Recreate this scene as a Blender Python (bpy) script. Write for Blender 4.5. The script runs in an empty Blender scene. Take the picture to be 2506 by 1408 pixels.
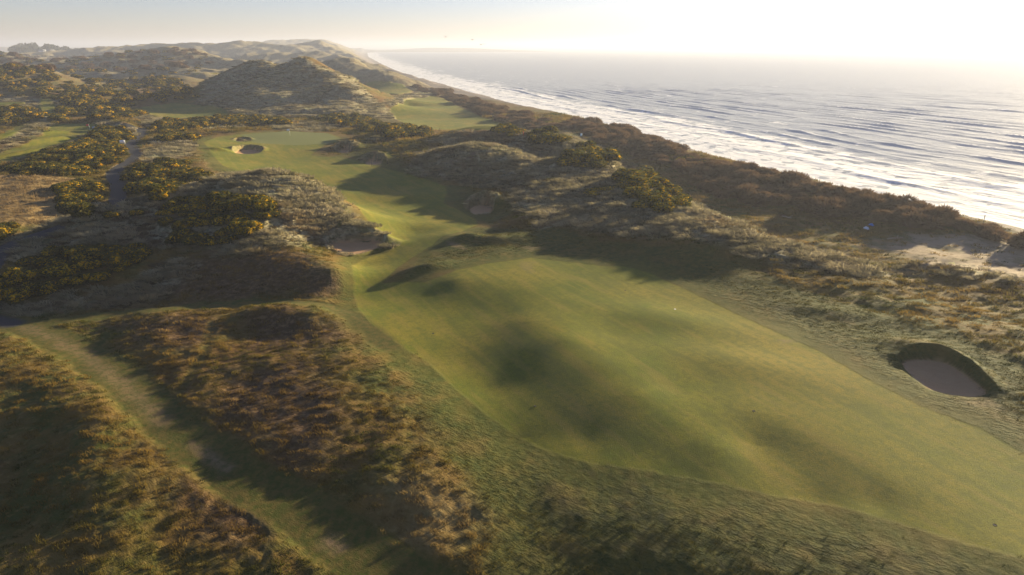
import bpy, math, random
import numpy as np
from mathutils import Vector
rng = np.random.default_rng(7)
random.seed(7)
sc = bpy.context.scene
COL = sc.collection
R = math.radians
# ------------------------------------------------------------------ camera
W_PX, H_PX, F_PX = 2506.0, 1408.0, 1670.7
PITCH = math.atan((704 - 112) / F_PX)
CAM_Z = 30.0
SEA_Z = -9.0
SUN_AZ, SUN_EL = R(50), R(10.8)
cp, sp = math.cos(PITCH), math.sin(PITCH)

def ray(px, py):
    """pixel of the photograph -> (dx, dy, dz) with horizontal length 1, plus azimuth"""
    u = (np.asarray(px, float) - 1253) / F_PX
    v = (np.asarray(py, float) - 704) / F_PX
    dx = u
    dy = cp - v * sp
    dz = -sp - v * cp
    h = np.hypot(dx, dy)
    return dx / h, dy / h, dz / h, np.arctan2(dx, dy)

def at_z(px, py, z):
    dx, dy, dz, _ = ray(px, py)
    r = (z - CAM_Z) / np.minimum(dz, -1e-4)
    return dx * r, dy * r

def at_y(px, py, d):
    """point on the pixel's ray at forward distance d"""
    dx, dy, dz, _ = ray(px, py)
    r = d / dy
    return dx * r, dy * r, CAM_Z + dz * r

# ------------------------------------------------------------------ noise
def _hash(ix, iy, seed):
    h = (ix.astype(np.int64) * 374761393 + iy.astype(np.int64) * 668265263 + seed * 974711) & 0xFFFFFFFF
    h = ((h ^ (h >> 13)) * 1274126177) & 0xFFFFFFFF
    return ((h ^ (h >> 16)) & 0xFFFF).astype(np.float32) / 65535.0

def vnoise(x, y, seed=0):
    """gradient noise, about -0.7..0.7"""
    x = np.asarray(x, np.float64); y = np.asarray(y, np.float64)
    fx, fy = np.floor(x), np.floor(y)
    tx, ty = (x - fx).astype(np.float32), (y - fy).astype(np.float32)
    ix, iy = fx.astype(np.int64), fy.astype(np.int64)
    sx = tx * tx * tx * (tx * (tx * 6 - 15) + 10); sy = ty * ty * ty * (ty * (ty * 6 - 15) + 10)
    def g(ox, oy):
        a = _hash(ix + ox, iy + oy, seed) * np.float32(2 * math.pi)
        return np.cos(a) * (tx - ox) + np.sin(a) * (ty - oy)
    a = g(0, 0); b = g(1, 0); c = g(0, 1); d = g(1, 1)
    m = a + sx * (b - a)
    return m + sy * ((c + sx * (d - c)) - m)

def fbm(x, y, wl, octv, seed=0, gain=.5):
    s = 0; a = 1
    for k in range(octv):
        s = s + a * vnoise(x / wl + 13.7 * k, y / wl - 7.1 * k, seed + k)
        a *= gain; wl *= .5
    return s

def sst(e0, e1, x):
    t = np.clip((x - e0) / (e1 - e0), 0, 1)
    return t * t * (3 - 2 * t)

# ------------------------------------------------------------------ terrain control points
PX = []            # world control points x, y, z
def P(*pts):       # (px, py, z): ground seen at the pixel, height z
    for px, py, z in pts:
        x, y = at_z(px, py, z); PX.append((x, y, z))
def D(*pts):       # (px, py, forward distance)
    for px, py, d in pts:
        PX.append(tuple(float(q) for q in at_y(px, py, d)))
def ridge(pts, back=0, zback=0, n=3, dist=False):
    """a crest line; densified, with the hidden toe behind it"""
    w = []
    for px, py, z in pts:
        if dist: w.append(tuple(float(q) for q in at_y(px, py, z)))
        else:
            x, y = at_z(px, py, z); w.append((float(x), float(y), z))
    for a, b in zip(w[:-1], w[1:]):
        for k in range(n):
            t = k / n
            PX.append(tuple(a[i] + (b[i] - a[i]) * t for i in range(3)))
    PX.append(w[-1])
    if back:
        for x, y, z in w:
            h = math.hypot(x, y)
            bx, by = x / h * .75 + .2, y / h * .9
            PX.append((x + bx * back, y + by * back, zback if not callable(zback) else zback(z)))

# near and middle fairway
P((900,700,-.6),(880,650,-.5),(950,760,-.4),(1050,870,-.35),(1130,970,-.35),(1270,1080,-.55),(1090,810,-.2),(1000,720,-.3),(1400,1100,-.1),(1500,1130,.12),
  (1300,785,1.24),(1385,828,1.57),(1475,890,1.56),(1570,965,1.36),(1665,1035,1.11),(1755,1092,.92),
  (1140,895,-.3),(1190,955,-.36),(1295,1038,-.2),(1430,1085,.02),(1560,1122,.3),(1640,1140,.38),
  (1120,685,1.0),(1200,688,1.2),(1290,700,1.3),(1040,742,-.1),(1130,765,.1),(1220,770,.5),(1300,750,1.1),(1200,810,.35),
  (1400,700,1.4),(1500,700,1.5),(1600,750,1.5),(1700,850,1.4),(1500,820,1.3),(1650,950,1.25),(1800,900,1.5),(1900,970,1.4),(2100,1000,1.4),(2300,1100,1.2),(2506,1200,1.0),
  (1850,1010,1.3),(1950,1060,1.15),(2060,1110,1.1),(2180,1180,1.0),(1850,1090,.7),(1950,1140,.65),(2080,1200,.68),
  (1750,1150,.5),(1850,1190,.4),(2000,1225,.35),(2150,1240,.6),(2300,1290,.8),(2506,1340,.85),
  (1400,1128,-.18),(1550,1153,.15),(1700,1175,.25),(1900,1215,.35),(2100,1255,.55),(2300,1318,.75),(2506,1375,.82),
  (1400,1250,-.6),(1550,1240,-.3),(1700,1280,-.1),(1850,1300,.05),(2000,1320,.2),(1500,1330,-.75),(1700,1380,-.45),(1900,1400,-.15),(2100,1400,.15),(2300,1400,.5),
  (1300,1250,-.85),(1230,1150,-.6),(1250,1380,-1.3),(1450,1408,-1.25))
# track, humps on the left
P((0,790,-2.7),(60,800,-2.6),(200,870,-2.2),(300,930,-1.9),(400,1030,-1.65),(520,1120,-1.55),(650,1210,-1.5),(800,1310,-1.5),(950,1400,-1.6),(1100,1480,-1.7),
  (250,850,-2.2),(360,960,-1.8),(460,1080,-1.62),(150,780,-2.5),(300,765,-2.2),(500,748,-1.5),(620,742,-1.0),(700,738,-.8),(830,755,-.6),
  (250,790,-1.9),(330,770,-1.2),(420,768,-.8),(500,780,-.8),(360,820,-1.2),(450,850,-1.0),(520,800,-1.0),(440,900,-1.4),(350,880,-1.7),(540,880,-1.1),(470,950,-1.35),
  (620,762,-.1),(690,752,.4),(760,765,.3),(820,800,-.1),(580,800,-1.0),(640,822,-1.0),(710,812,-.7),(770,840,-.4),(640,790,-.8),
  (560,900,-.8),(700,900,-.3),(850,900,-.1),(950,900,-.2),(600,1000,-.8),(700,1000,-.45),(850,1000,-.1),(1000,1000,-.1),(1100,1100,-.5),(950,1100,-.2),(800,1100,-.6),
  (560,1050,-1.15),(660,1115,-1.05),(740,1175,-1.1),(830,1225,-1.05),(720,1215,-1.4),(900,1190,-.7),(1000,1200,-.45),(1100,1250,-.65),(1000,1330,-1.15),(900,1300,-1.3),(1150,1350,-1.1),
  (0,850,-1.7),(100,900,-1.6),(200,950,-1.6),(300,1010,-1.7),(350,1060,-1.8),(410,1130,-1.6),(250,1040,-1.2),(300,1150,-1.3),(210,1180,-1.8),(130,1050,-2.2),(60,1100,-2.7),(0,1000,-2.4),(50,1250,-2.8),(0,1150,-2.9),
  (180,1000,-1.6),(300,1300,-1.7),(430,1170,-1.6),(410,1250,-1.65),(360,1350,-1.9),(500,1240,-1.7),(550,1330,-1.7),(620,1230,-1.5),(700,1300,-1.5),(780,1390,-1.6),(150,1330,-2.0),(250,1408,-1.9),(50,1400,-2.4),(550,1408,-1.8))
# rough block and gorse hollow below the left dune
P((700,605,1.9),(760,635,1.8),(820,660,1.5),(850,690,0),(810,722,-.6),(700,720,-.7),(600,700,-.3),(660,640,1.3),(500,700,-.7),(400,720,-1.4),(250,742,-2.0),(100,757,-2.4),(0,768,-2.6),(620,650,.7),(560,640,.7),
  (0,700,-.6),(150,650,.5),(250,625,1.2),(300,650,.8),(350,605,1.0),(100,600,.8),(400,660,.1),(480,640,.8),(300,700,-.7))
ridge([(20,610,1.0),(60,585,1.6),(110,562,2.3),(200,527,3.9),(280,503,4.8),(400,475,5.6),(520,440,6.6),(600,425,7.3),(680,418,7.9),(740,430,7.4),(790,463,6.0),(830,503,4.2),(870,543,2.4),(905,570,1.2)], back=15, zback=lambda z: .8)
P((200,595,1.6),(300,585,2.0),(450,640,.9),(500,595,1.8),(600,555,4),(560,515,4.8),(700,515,5.0),(760,555,2.4),(660,575,2.8),(780,592,.6),(820,572,1.3),(860,628,-.2),(800,615,.3),(420,540,3.6),(320,545,3.2),(630,470,6.4),(720,465,6.4),(500,480,5.6),(940,585,.2),(720,590,2.3))
# left field, gorse, path
P((0,625,.4),(40,588,.9),(130,562,1.2),(0,570,1.6),(50,540,1.5),(120,520,1.7),(100,480,2.3),(50,440,3.1),(120,436,3.1),(190,437,2.6),(0,432,3.2),(170,500,1.8),(225,540,1.5),
  (100,415,2),(200,380,2.3),(300,350,2.4),(250,405,2),(330,400,2),(285,480,1.6),(285,450,1.7),(275,425,1.8),(320,395,2),(335,375,2.1),(315,355,2.2),(345,335,2.2),(350,320,2.2),(320,312,2.3),
  (350,440,2.0),(430,420,2.5),(480,430,2.6),(400,478,2),(350,400,2.1),(490,395,2.2),(420,370,2.6),(460,345,2.3),(400,340,2.4))
P((520,340,1.4),(600,345,1.0),(700,327,1.3),(800,328,1.1),(850,345,.6),(900,330,.9),(700,380,0),(800,400,0),(560,395,1.0),(640,400,.3),(900,450,0),(1000,450,0),(1080,478,.2),(950,520,0),(1100,538,.1),(1000,570,-.3),(1160,550,.5),(950,620,-.5),(880,610,-.4),(840,440,0),(960,400,.6),(900,400,.4),(1050,545,.1))
# green mounds mid
P((1100,575,.9),(1180,575,1.1),(1250,590,1.2),(1050,610,.45),(1120,625,.75),(1200,640,1.1),(1300,640,1.4),(1020,660,.3),(980,690,-.2),(1000,620,0),(1060,690,.35))
# right dunes
P((900,380,.7),(1020,430,.7),(1100,456,.7),(1200,470,.9),(1130,500,.6),(1250,520,1.4),(1300,560,1.6),(1220,560,.9),(1040,410,1.6),(1150,420,2.4),(1250,440,2.4),
  (1300,500,2.3),(1400,520,2.6),(1400,600,1.6),(1500,620,1.9),(1350,650,1.4),(1500,560,3.0),(1600,620,2.4),(1700,680,1.8),(1600,690,1.5),(1800,740,1.7),(1700,610,3.4),(1850,650,2.6),(1900,720,1.95),(2050,700,2.2),(2200,720,2.0),(2350,700,2.2),
  (2400,760,1.9),(2200,790,1.7),(2000,800,1.55),(1950,830,1.6),(2100,850,1.7),(2400,850,2.0),(2500,900,1.9),(2450,1000,1.6),(2300,1010,1.4),(1550,510,4.4),(1620,540,3.8),(1450,480,3.6))
ridge([(1005,402,1.6),(1060,375,4.2),(1110,358,5.7),(1180,350,6.7),(1240,364,6.4),(1290,388,5.4),(1330,422,4.4)], back=18, zback=2.4)
ridge([(1050,345,3.4),(1100,320,5.0),(1150,311,6.0),(1210,307,6.3),(1260,320,5.5),(1300,331,5.0)], back=26, zback=-.5)
ridge([(1300,331,5.0),(1335,322,6.6),(1385,333,6.2),(1425,348,6.0),(1462,365,5.6),(1500,400,4.6),(1522,425,4.2)], back=20, zback=-2)
P((1250,400,4.2),(1350,440,4.3),(1420,430,4.3),(1380,385,5.2),(1310,362,4.6),(1230,345,4.8),(1130,338,4.4),(1480,440,4.2))
ridge([(1535,440,4.8),(1580,425,5.4),(1620,450,4.8),(1660,490,4.0),(1690,505,4.0),(1740,520,4.1),(1800,550,4.2),(1900,595,3.5),(2000,632,2.8),(2100,655,2.4),(2160,662,2.2),(2230,653,2.5),(2290,641,2.9),(2350,650,2.7),(2420,665,2.5),(2506,682,2.3),(2700,720,2.1)], back=17, zback=-2.6)
# slack and the seaward bank
P((1600,430,-3.4),(1700,470,-3.6),(1900,540,-4),(2100,580,-3.6),(2300,600,-3.6),(2450,640,-3.6),(1560,410,-3),(2250,575,-3.5),(2506,615,-3.6),(2000,520,-4),(1800,470,-3.8),(1500,370,-1.6))
SIL = [(2700,625,-1.2),(2506,577,-1.2),(2400,555,-1.2),(2300,535,-1),(2200,510,-1),(2150,488,-.8),(2050,470,-.6),(1950,448,-.4),(1880,420,0),(1800,400,.2),(1720,390,.4),(1650,362,.8),(1580,335,1.4),(1520,312,2),(1440,297,3),(1380,298,2.6),(1330,293,2.2),(1260,272,1.8),(1200,255,1.6),(1120,232,1.2),(1060,212,1.0)]
for px, py, zt in SIL:
    x, y = at_z(px, py, zt); PX.append((float(x), float(y), zt - 2.0))
P((1300,320,-1.5),(1250,310,-1.2),(1400,332,1.2),(1000,260,-1),(1100,280,-1.1),(1150,305,-1.1),(1200,300,-1.2),(1000,310,-.4),(950,205,-.6),(900,215,-.2),(1000,235,-.4),(1060,245,-.8),(960,300,.2))
ridge([(940,196,1.5),(960,188,3.5),(1000,197,1.5),(1030,208,.8)], n=2)
# the big dune
ridge([(520,195,420),(560,175,425),(600,165,430),(650,152,430),(672,158,420),(695,163,385),(720,145,390),(745,138,393),(775,151,392),(800,165,390),(850,188,385),(880,213,372),(920,250,345),(950,275,335)], back=60, zback=1.5, n=2, dist=True)
ridge([(740,146,388),(700,178,378),(660,197,368),(610,222,355),(570,243,345),(545,268,333)], n=2, dist=True)
ridge([(800,170,388),(835,200,362),(868,240,340),(890,270,326),(905,288,318)], n=2, dist=True)
D((740,200,367),(800,212,362),(848,245,345),(700,250,338),(640,262,334),(780,250,345),(590,200,402),(540,230,388),(885,262,338),(850,215,368),(910,268,334),(620,235,356))
P((620,275,.8),(550,280,.8),(700,284,.2),(800,289,.1),(860,293,.0),(400,270,.6),(480,265,.6),(540,285,.3),(350,280,1.0),(430,252,.8),(400,310,1.6),(500,300,1.6),(600,300,1.3),(700,302,1.2),(800,303,1.2),(950,322,1.2),(1030,336,1.2),(760,312,1.1))
# hills on the left
ridge([(-150,165,470),(0,167,470),(60,161,470),(110,165,460),(150,184,440),(200,204,430),(260,215,425)], back=60, zback=4, dist=True)
ridge([(220,200,520),(300,190,490),(400,185,500),(450,200,475),(485,235,430)], back=60, zback=4, dist=True)
P((50,245,3),(130,290,2),(100,225,6.5),(200,250,5),(250,275,2.6),(350,250,2.6),(420,248,1.6),(300,232,6),(200,225,7.5),(100,320,2.3),(200,315,2.3),(300,322,2.3),(50,360,2.2),(0,400,2.2),(150,345,2.3),(0,330,2.5),(0,280,2.6),(250,300,2.6))
ridge([(-200,140,820),(0,138,820),(70,130,830),(130,140,800),(230,122,860),(290,129,820),(380,113,850),(430,116,820),(500,123,800),(560,140,760),(610,152,700)], back=90, zback=5, n=2, dist=True)
D((450,165,620),(330,170,600),(200,175,600),(80,175,600),(600,165,620),(480,180,560))
ridge([(270,113,1500),(320,110,1500),(390,107,1500),(480,105,1450),(540,110,1400),(575,98,1450),(620,108,1400),(700,106,1500),(760,108,1600),(830,109,1800),(870,121,2000)], back=200, zback=6, n=2, dist=True)
ridge([(620,130,1050),(700,128,1050),(760,125,1100),(830,135,1000),(860,150,800)], back=90, zback=4, n=2, dist=True)
ridge([(780,155,640),(840,145,640),(880,146,620),(905,158,600),(935,175,560)], back=60, zback=2, n=2, dist=True)
ridge([(480,103,2600),(660,101,2800),(780,104,3200),(850,112,3400)], back=300, zback=4, n=2, dist=True)
def floor(d, p0, p1, n, z):
    for px in np.linspace(p0, p1, n):
        x, y, _ = at_y(px, 200, d); PX.append((float(x), float(y), z))
floor(1290, 180, 850, 9, 5); floor(1750, 250, 800, 7, 6); floor(930, 610, 845, 5, 4); floor(1180, 600, 830, 4, 5); floor(690, -150, 600, 9, 5.5); floor(1000, -100, 560, 7, 6); floor(2300, 300, 850, 5, 8); floor(560, 560, 900, 6, 2.5); floor(760, 640, 890, 5, 2.5)
P((0,113.5,6),(100,113.5,6),(700,113.2,4))
PX += [(-3000,3000,8),(-6000,3000,8),(-6000,9000,8),(-2000,1500,8),(-900,300,4),(-400,150,3),(-200,60,-1),(-120,20,-3),(0,14,-5),(60,14,-3),(150,60,0),(120,20,-1),(-60,14,-4),(-9000,9000,10),(-600,700,6)]
PX = np.array([[float(c) for c in p] for p in PX])

def warp(x, y):
    return np.arctan2(x, y), np.log(np.hypot(x, y))
cth, cs = warp(PX[:, 0], PX[:, 1])
cz = PX[:, 2]
EPS = .013
def kern(d2): return np.sqrt(d2 + EPS * EPS)
# merge points that all but coincide
keep = []
for i in range(len(cz)):
    if all((cth[i] - cth[j]) ** 2 + (cs[i] - cs[j]) ** 2 > .006 ** 2 for j in keep): keep.append(i)
cth, cs, cz = cth[keep], cs[keep], cz[keep]
A = kern((cth[:, None] - cth[None]) ** 2 + (cs[:, None] - cs[None]) ** 2)
n = len(cz)
M = np.zeros((n + 1, n + 1)); M[:n, :n] = A - np.eye(n) * 2e-3; M[:n, n] = M[n, :n] = 1
sol = np.linalg.solve(M, np.append(cz, 0))
wgt, c0 = sol[:n], sol[n]

# polar sheet of ground around the camera's foot: finer near, coarser far, all round the view
th = np.concatenate([np.linspace(R(-75), R(-45.5), 150, endpoint=False), np.linspace(R(-45.5), R(45.5), 1250), np.linspace(R(45.6), R(75), 150)])
s0 = math.log(12)
s = [s0]
while s[-1] < math.log(30000):
    r = math.exp(s[-1])
    s.append(s[-1] + (.0042 if r < 28 else .0033 if r < 550 else .005 if r < 2500 else .02))
s = np.array(s)
NT, NS = len(th), len(s)
kt, ks = 5, 5
tc, scs = np.append(th[::kt], th[-1]), np.append(s[::ks], s[-1] + 1e-6)
Hc = np.zeros((len(scs), len(tc)))
for i in range(len(scs)):
    d2 = (tc[:, None] - cth[None]) ** 2 + (scs[i] - cs[None]) ** 2
    Hc[i] = kern(d2) @ wgt + c0

def interp2(G, tg, sg, t, q):
    i = np.clip(np.searchsorted(tg, t) - 1, 0, len(tg) - 2); j = np.clip(np.searchsorted(sg, q) - 1, 0, len(sg) - 2)
    a = np.clip((t - tg[i]) / (tg[i + 1] - tg[i]), 0, 1); b = np.clip((q - sg[j]) / (sg[j + 1] - sg[j]), 0, 1)
    return (G[j, i] * (1 - a) + G[j, i + 1] * a) * (1 - b) + (G[j + 1, i] * (1 - a) + G[j + 1, i + 1] * a) * b
TH, S = np.meshgrid(th, s)
H = interp2(Hc, tc, scs, TH, S)
RR = np.exp(S); X = np.sin(TH) * RR; Y = np.cos(TH) * RR

# ------------------------------------------------------------------ polygons and strokes in the world
def trace(px, py, G=None):
    """where the pixel's ray first meets the ground"""
    G = H if G is None else G
    px = np.atleast_1d(np.asarray(px, float)); py = np.atleast_1d(np.asarray(py, float))
    dx, dy, dz, az = ray(px, py)
    i = np.clip(np.searchsorted(th, az) - 1, 0, NT - 2)
    a = (az - th[i]) / (th[i + 1] - th[i])
    prof = G[:, i] * (1 - a) + G[:, i + 1] * a
    rs = np.exp(s)[:, None]
    hit = (CAM_Z + dz[None] * rs) <= prof
    hit[:8] = False
    k = np.where(hit.any(0), hit.argmax(0), NS - 1)
    r = np.exp(s)[k]
    r0 = np.exp(s)[np.maximum(k - 1, 0)]
    return dx * (r + r0) / 2, dy * (r + r0) / 2

def dens(pts, step=12, closed=True):
    pts = [tuple(map(float, p[:2])) for p in pts]; out = []
    ring = pts + [pts[0]] if closed else pts
    for a, b in zip(ring[:-1], ring[1:]):
        k = max(1, int(math.hypot(b[0] - a[0], b[1] - a[1]) / step))
        out += [(a[0] + (b[0] - a[0]) * t / k, a[1] + (b[1] - a[1]) * t / k) for t in range(k)]
    if not closed: out.append(pts[-1])
    return np.array(out)

def sdist(wx, wy, closed=True, pad=.06):
    """signed metres to a world polygon (negative inside), on the sheet; only near it"""
    pt, ps = warp(wx, wy)
    out = np.full(X.shape, 1e3, np.float32)
    i0, i1 = np.searchsorted(th, pt.min() - pad), np.searchsorted(th, pt.max() + pad)
    j0, j1 = np.searchsorted(s, ps.min() - pad), np.searchsorted(s, ps.max() + pad)
    T, Q, RL = TH[j0:j1, i0:i1].astype(np.float32), S[j0:j1, i0:i1].astype(np.float32), RR[j0:j1, i0:i1]
    best = np.full(T.shape, 1e9, np.float32); inside = np.zeros(T.shape, bool)
    m = len(pt)
    for k in range(m if closed else m - 1):
        ax, ay = np.float32(pt[k]), np.float32(ps[k]); bx, by = np.float32(pt[(k + 1) % m]), np.float32(ps[(k + 1) % m])
        ex, ey = bx - ax, by - ay; L = ex * ex + ey * ey
        if L < 1e-12: continue
        u = np.clip(((T - ax) * ex + (Q - ay) * ey) / L, 0, 1)
        d = (T - ax - u * ex) ** 2 + (Q - ay - u * ey) ** 2
        np.minimum(best, d, out=best)
        if closed and abs(ey) > 1e-12:
            c = (ay > Q) != (by > Q)
            inside ^= c & (T < ex * (Q - ay) / ey + ax)
    d = np.sqrt(best) * RL
    if closed: d = np.where(inside, -d, d)
    out[j0:j1, i0:i1] = d
    return out

def outline(pts, step=16):
    """corners (px, py) lie where the pixel meets the ground; (px, py, z) are hidden ones at height z"""
    out = []
    for a, b in zip(pts, pts[1:] + pts[:1]):
        if len(a) == 2 and len(b) == 2:
            k = max(1, int(math.hypot(b[0] - a[0], b[1] - a[1]) / step)); u = np.arange(k) / k
            out.append(np.stack(trace(a[0] + (b[0] - a[0]) * u, a[1] + (b[1] - a[1]) * u)))
        else:
            out.append(np.array([[float(q[0])] if np.ndim(q) == 1 else q for q in (at_z(*a) if len(a) == 3 else trace(*a))]) if len(a) == 2 else np.array([[float(q)] for q in at_z(*a)]))
    o = np.concatenate(out, 1)
    return o[0], o[1]
def poly(pts, soft=.5, wob=0, wl=4.0, step=16):
    wx, wy = outline(pts, step)
    d = sdist(wx, wy)
    if wob: d = np.where(d < 900, d + wob * fbm(X, Y, wl, 3, 91), d)
    return 1 - sst(-soft, soft, d)

def stroke(pts, half, soft=.4, wob=0, step=10):
    wx, wy = trace(*dens(pts, step, False).T)
    d = sdist(wx, wy, False)
    if wob: d = np.where(d < 900, d + wob * fbm(X, Y, 3.0, 2, 33), d)
    return 1 - sst(half - soft, half + soft, d)

# ------------------------------------------------------------------ mounds and bunkers
def mound(px, py, zb, h, ra, rb, rot=0):
    global H
    x, y = at_z(px, py, zb); a = R(rot)
    dx, dy = X - x, Y - y
    u = (dx * math.cos(a) + dy * math.sin(a)) / ra; v = (-dx * math.sin(a) + dy * math.cos(a)) / rb
    H = H + h * np.exp(-(u * u + v * v) * 1.2)
for m in [(1055,655,.5,.65,4.0,1.8,25),(1150,585,1.0,.7,2.6,1.6,0),(1210,590,1.1,.5,2.2,1.6,0),(1280,545,1.4,.8,6,2.6,20),(1270,585,1.2,.5,4,2.5,0),
          (900,588,.4,.5,4,1.6,-10),(950,593,0,.6,2.4,1.4,0),(545,372,1.0,.9,5,2,0),(585,366,1.0,.6,4,2,0),(545,325,1.6,.6,8,4,0),
          (945,332,1.0,1.8,8,4,0),(900,350,.7,.9,7,4,0),(910,383,.7,1.2,5,3.2,0),(865,358,.6,.8,6,3,0),
          (1180,487,.9,.9,4.5,2.2,0),(1230,505,1.0,.7,4,2.5,0),(2140,700,2.2,.3,8,2.5,-25),(2300,760,1.9,.35,10,2.6,-20),(2420,810,1.8,.35,9,2.6,-18),(2060,770,1.6,.3,8,2.2,-25),
          (2245,852,1.7,.5,3.2,1.6,-25),(1000,560,-.2,.35,8,4,0),(960,480,0,.4,12,5,0),(860,470,0,.3,10,6,0),(1650,780,1.7,.35,9,4,-30),(1800,880,1.7,.3,9,4,-30)]:
    mound(*m)
for m in [(110,300,2.3,2.2,9,3.5,10),(60,335,2.3,1.8,14,3.5,55),(20,360,2.3,1.5,12,3.5,60),(130,345,2.3,1.2,9,3,60),(90,375,2.2,1.1,12,2.6,60),(260,300,2.5,2.6,13,4.5,-20),(300,312,2.3,2.2,10,4,-45),(50,245,3,2.2,10,4,0),(90,245,3,2.4,6,4,0),(120,250,3,2.5,9,5,0)]:
    mound(*m)
SANDS = []
def bunker(pts, zb, lip, lipw=1.3, edge=.55, bowl=.25, light=0):
    """a sand floor cut into the ground with a grassy lip standing round its far side"""
    global H
    for _ in range(3):
        pts = [tuple(a[i] * w_ + b[i] * (1 - w_) for i in (0, 1)) for a, b in zip(pts, pts[1:] + pts[:1]) for w_ in (.75, .25)]
    q = np.array(pts); wx, wy = at_z(q[:, 0], q[:, 1], zb)
    cx, cy = wx.mean(), wy.mean()
    d = sdist(wx, wy, pad=.2)
    near = d < 30
    ux, uy = X - cx, Y - cy; L = np.hypot(ux, uy) + .01
    hx, hy = cx / math.hypot(cx, cy) * .85 + .35, cy / math.hypot(cx, cy) * .85
    away = (ux * hx + uy * hy) / L
    nz = 1 + .35 * np.where(near, vnoise(X / 1.1, Y / 1.1, 77), 0)
    ring = np.exp(-((d - lipw * .75) / lipw) ** 2) * lip * np.clip(.18 + .95 * away, 0, 1.2) * nz
    k = 1 - sst(0, edge, d)
    floor = zb - bowl * np.clip(-d / 2.5, 0, 1)
    out = np.minimum(H, zb + 9) + np.where(d > -.3, ring, 0)
    # the near side must not stand in front of the floor
    nearside = np.clip(-away * 1.6, 0, 1) * np.exp(-np.maximum(d, 0) / 2.2)
    out = out * (1 - nearside) + np.minimum(out, zb + .12) * nearside
    H = np.where(near, out * (1 - k) + floor * k, H)
    SANDS.append((wx, wy, np.where(near, d, 1e3)))
bunker([(2205,885),(2250,879),(2310,886),(2352,910),(2395,943),(2425,968),(2372,977),(2290,965),(2237,932),(2208,900)], 1.15, .4, .7)
bunker([(802,600),(830,594),(880,592),(935,588),(930,604),(900,616),(860,624),(835,622),(812,612)], -.05, .7, 1.2)
bunker([(1148,512),(1160,504),(1185,500),(1206,506),(1208,516),(1195,526),(1165,528),(1152,520)], .1, 1.2, 1.3)
bunker([(572,373),(600,366),(640,366),(638,376),(605,380),(580,379)], .15, .55, 1.0)
bunker([(575,345),(590,342),(612,344),(604,348),(582,348)], .7, .5, 1.0)
bunker([(827,368),(845,364),(868,366),(860,374),(842,376),(830,373)], -.1, 1.3, 1.5)
bunker([(918,350),(940,347),(962,350),(955,356),(930,357)], .4, 1.2, 1.6)
bunker([(893,397),(905,393),(934,395),(934,403),(910,405),(895,403)], .0, 1.2, 1.5)

# ------------------------------------------------------------------ shore
SHORE_PX = [(2900,660),(2506,560),(2300,515),(2100,470),(1900,420),(1750,385),(1600,337),(1500,312),(1400,289),(1300,265),(1200,239),(1100,211),(1050,198),(1000,186),(940,160),(902,140),(899,132)]
shx, shy = at_z(*np.array(SHORE_PX, float).T, SEA_Z)
shx, shy = list(shx), list(shy)
shx = [shx[0] + 60] + shx + [-1300, -3500, -9000]; shy = [10] + shy + [6500, 14000, 30000]
shx, shy = np.array(shx), np.array(shy)
def shore_dist(x, y):
    """metres inland (+) or out to sea (-)"""
    x = np.asarray(x, np.float32); y = np.asarray(y, np.float32)
    best = np.full(x.shape, 1e18, np.float32); side = np.zeros(x.shape, np.float32)
    for k in range(len(shx) - 1):
        ax, ay, bx, by = shx[k], shy[k], shx[k + 1], shy[k + 1]
        ex, ey = bx - ax, by - ay
        u = np.clip(((x - ax) * ex + (y - ay) * ey) / (ex * ex + ey * ey), 0, 1)
        d = (x - ax - u * ex) ** 2 + (y - ay - u * ey) ** 2
        m = d < best
        best = np.where(m, d, best); side = np.where(m, -(ex * (y - ay) - ey * (x - ax)), side)
    return np.sqrt(best) * np.where(side > 0, -1, 1)
SD = shore_dist(X, Y)
SD = SD + 3.0 * vnoise(X / 60, Y / 60, 5)
lim = np.where(SD < 0, np.maximum(SEA_Z + SD * .05, SEA_Z - 4), np.where(SD < 16, SEA_Z + SD * .1, SEA_Z + 1.6 + (SD - 16) * .42))
farm = sst(500, 1200, RR)
lim = lim * (1 - farm * 0) 
H = np.minimum(H, lim)
land = sst(14, 30, SD)

# ------------------------------------------------------------------ zones
F_NEAR = [(868,690),(868,720),(875,748),(905,792),(960,836),(1050,890),(1130,965),(1200,1022),(1270,1072),(1340,1105),(1450,1135),(1600,1155),(1750,1182),(1900,1216),(2050,1242),(2200,1282),(2350,1327),(2506,1368),(2700,1420),(2800,1180),(2506,1110),(2400,1050),(2250,995),(2130,935),(2010,862),(1890,806),(1770,752),(1650,694),(1590,668),(1530,652),(1470,650),(1400,640),(1300,630),(1210,642),(1120,660),(1040,690),(980,690),(935,694),(975,655),(1010,632),(1060,600),(1085,578),(1130,568),(1168,552),(1164,538),(1120,512),(1084,497),(1094,472),(1090,456),(1050,441),(1000,426),(940,412),(880,396),(835,382),(800,384),(760,380),(800,352),(838,344),(832,335),(800,326),(700,322),(600,328),(530,336),(500,350),(518,375),(545,405),(580,432,.3),(680,452,0),(790,468,0),(845,492,0),(885,520),(900,540),(935,572),(985,595),(950,618),(905,630),(862,650)]
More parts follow.
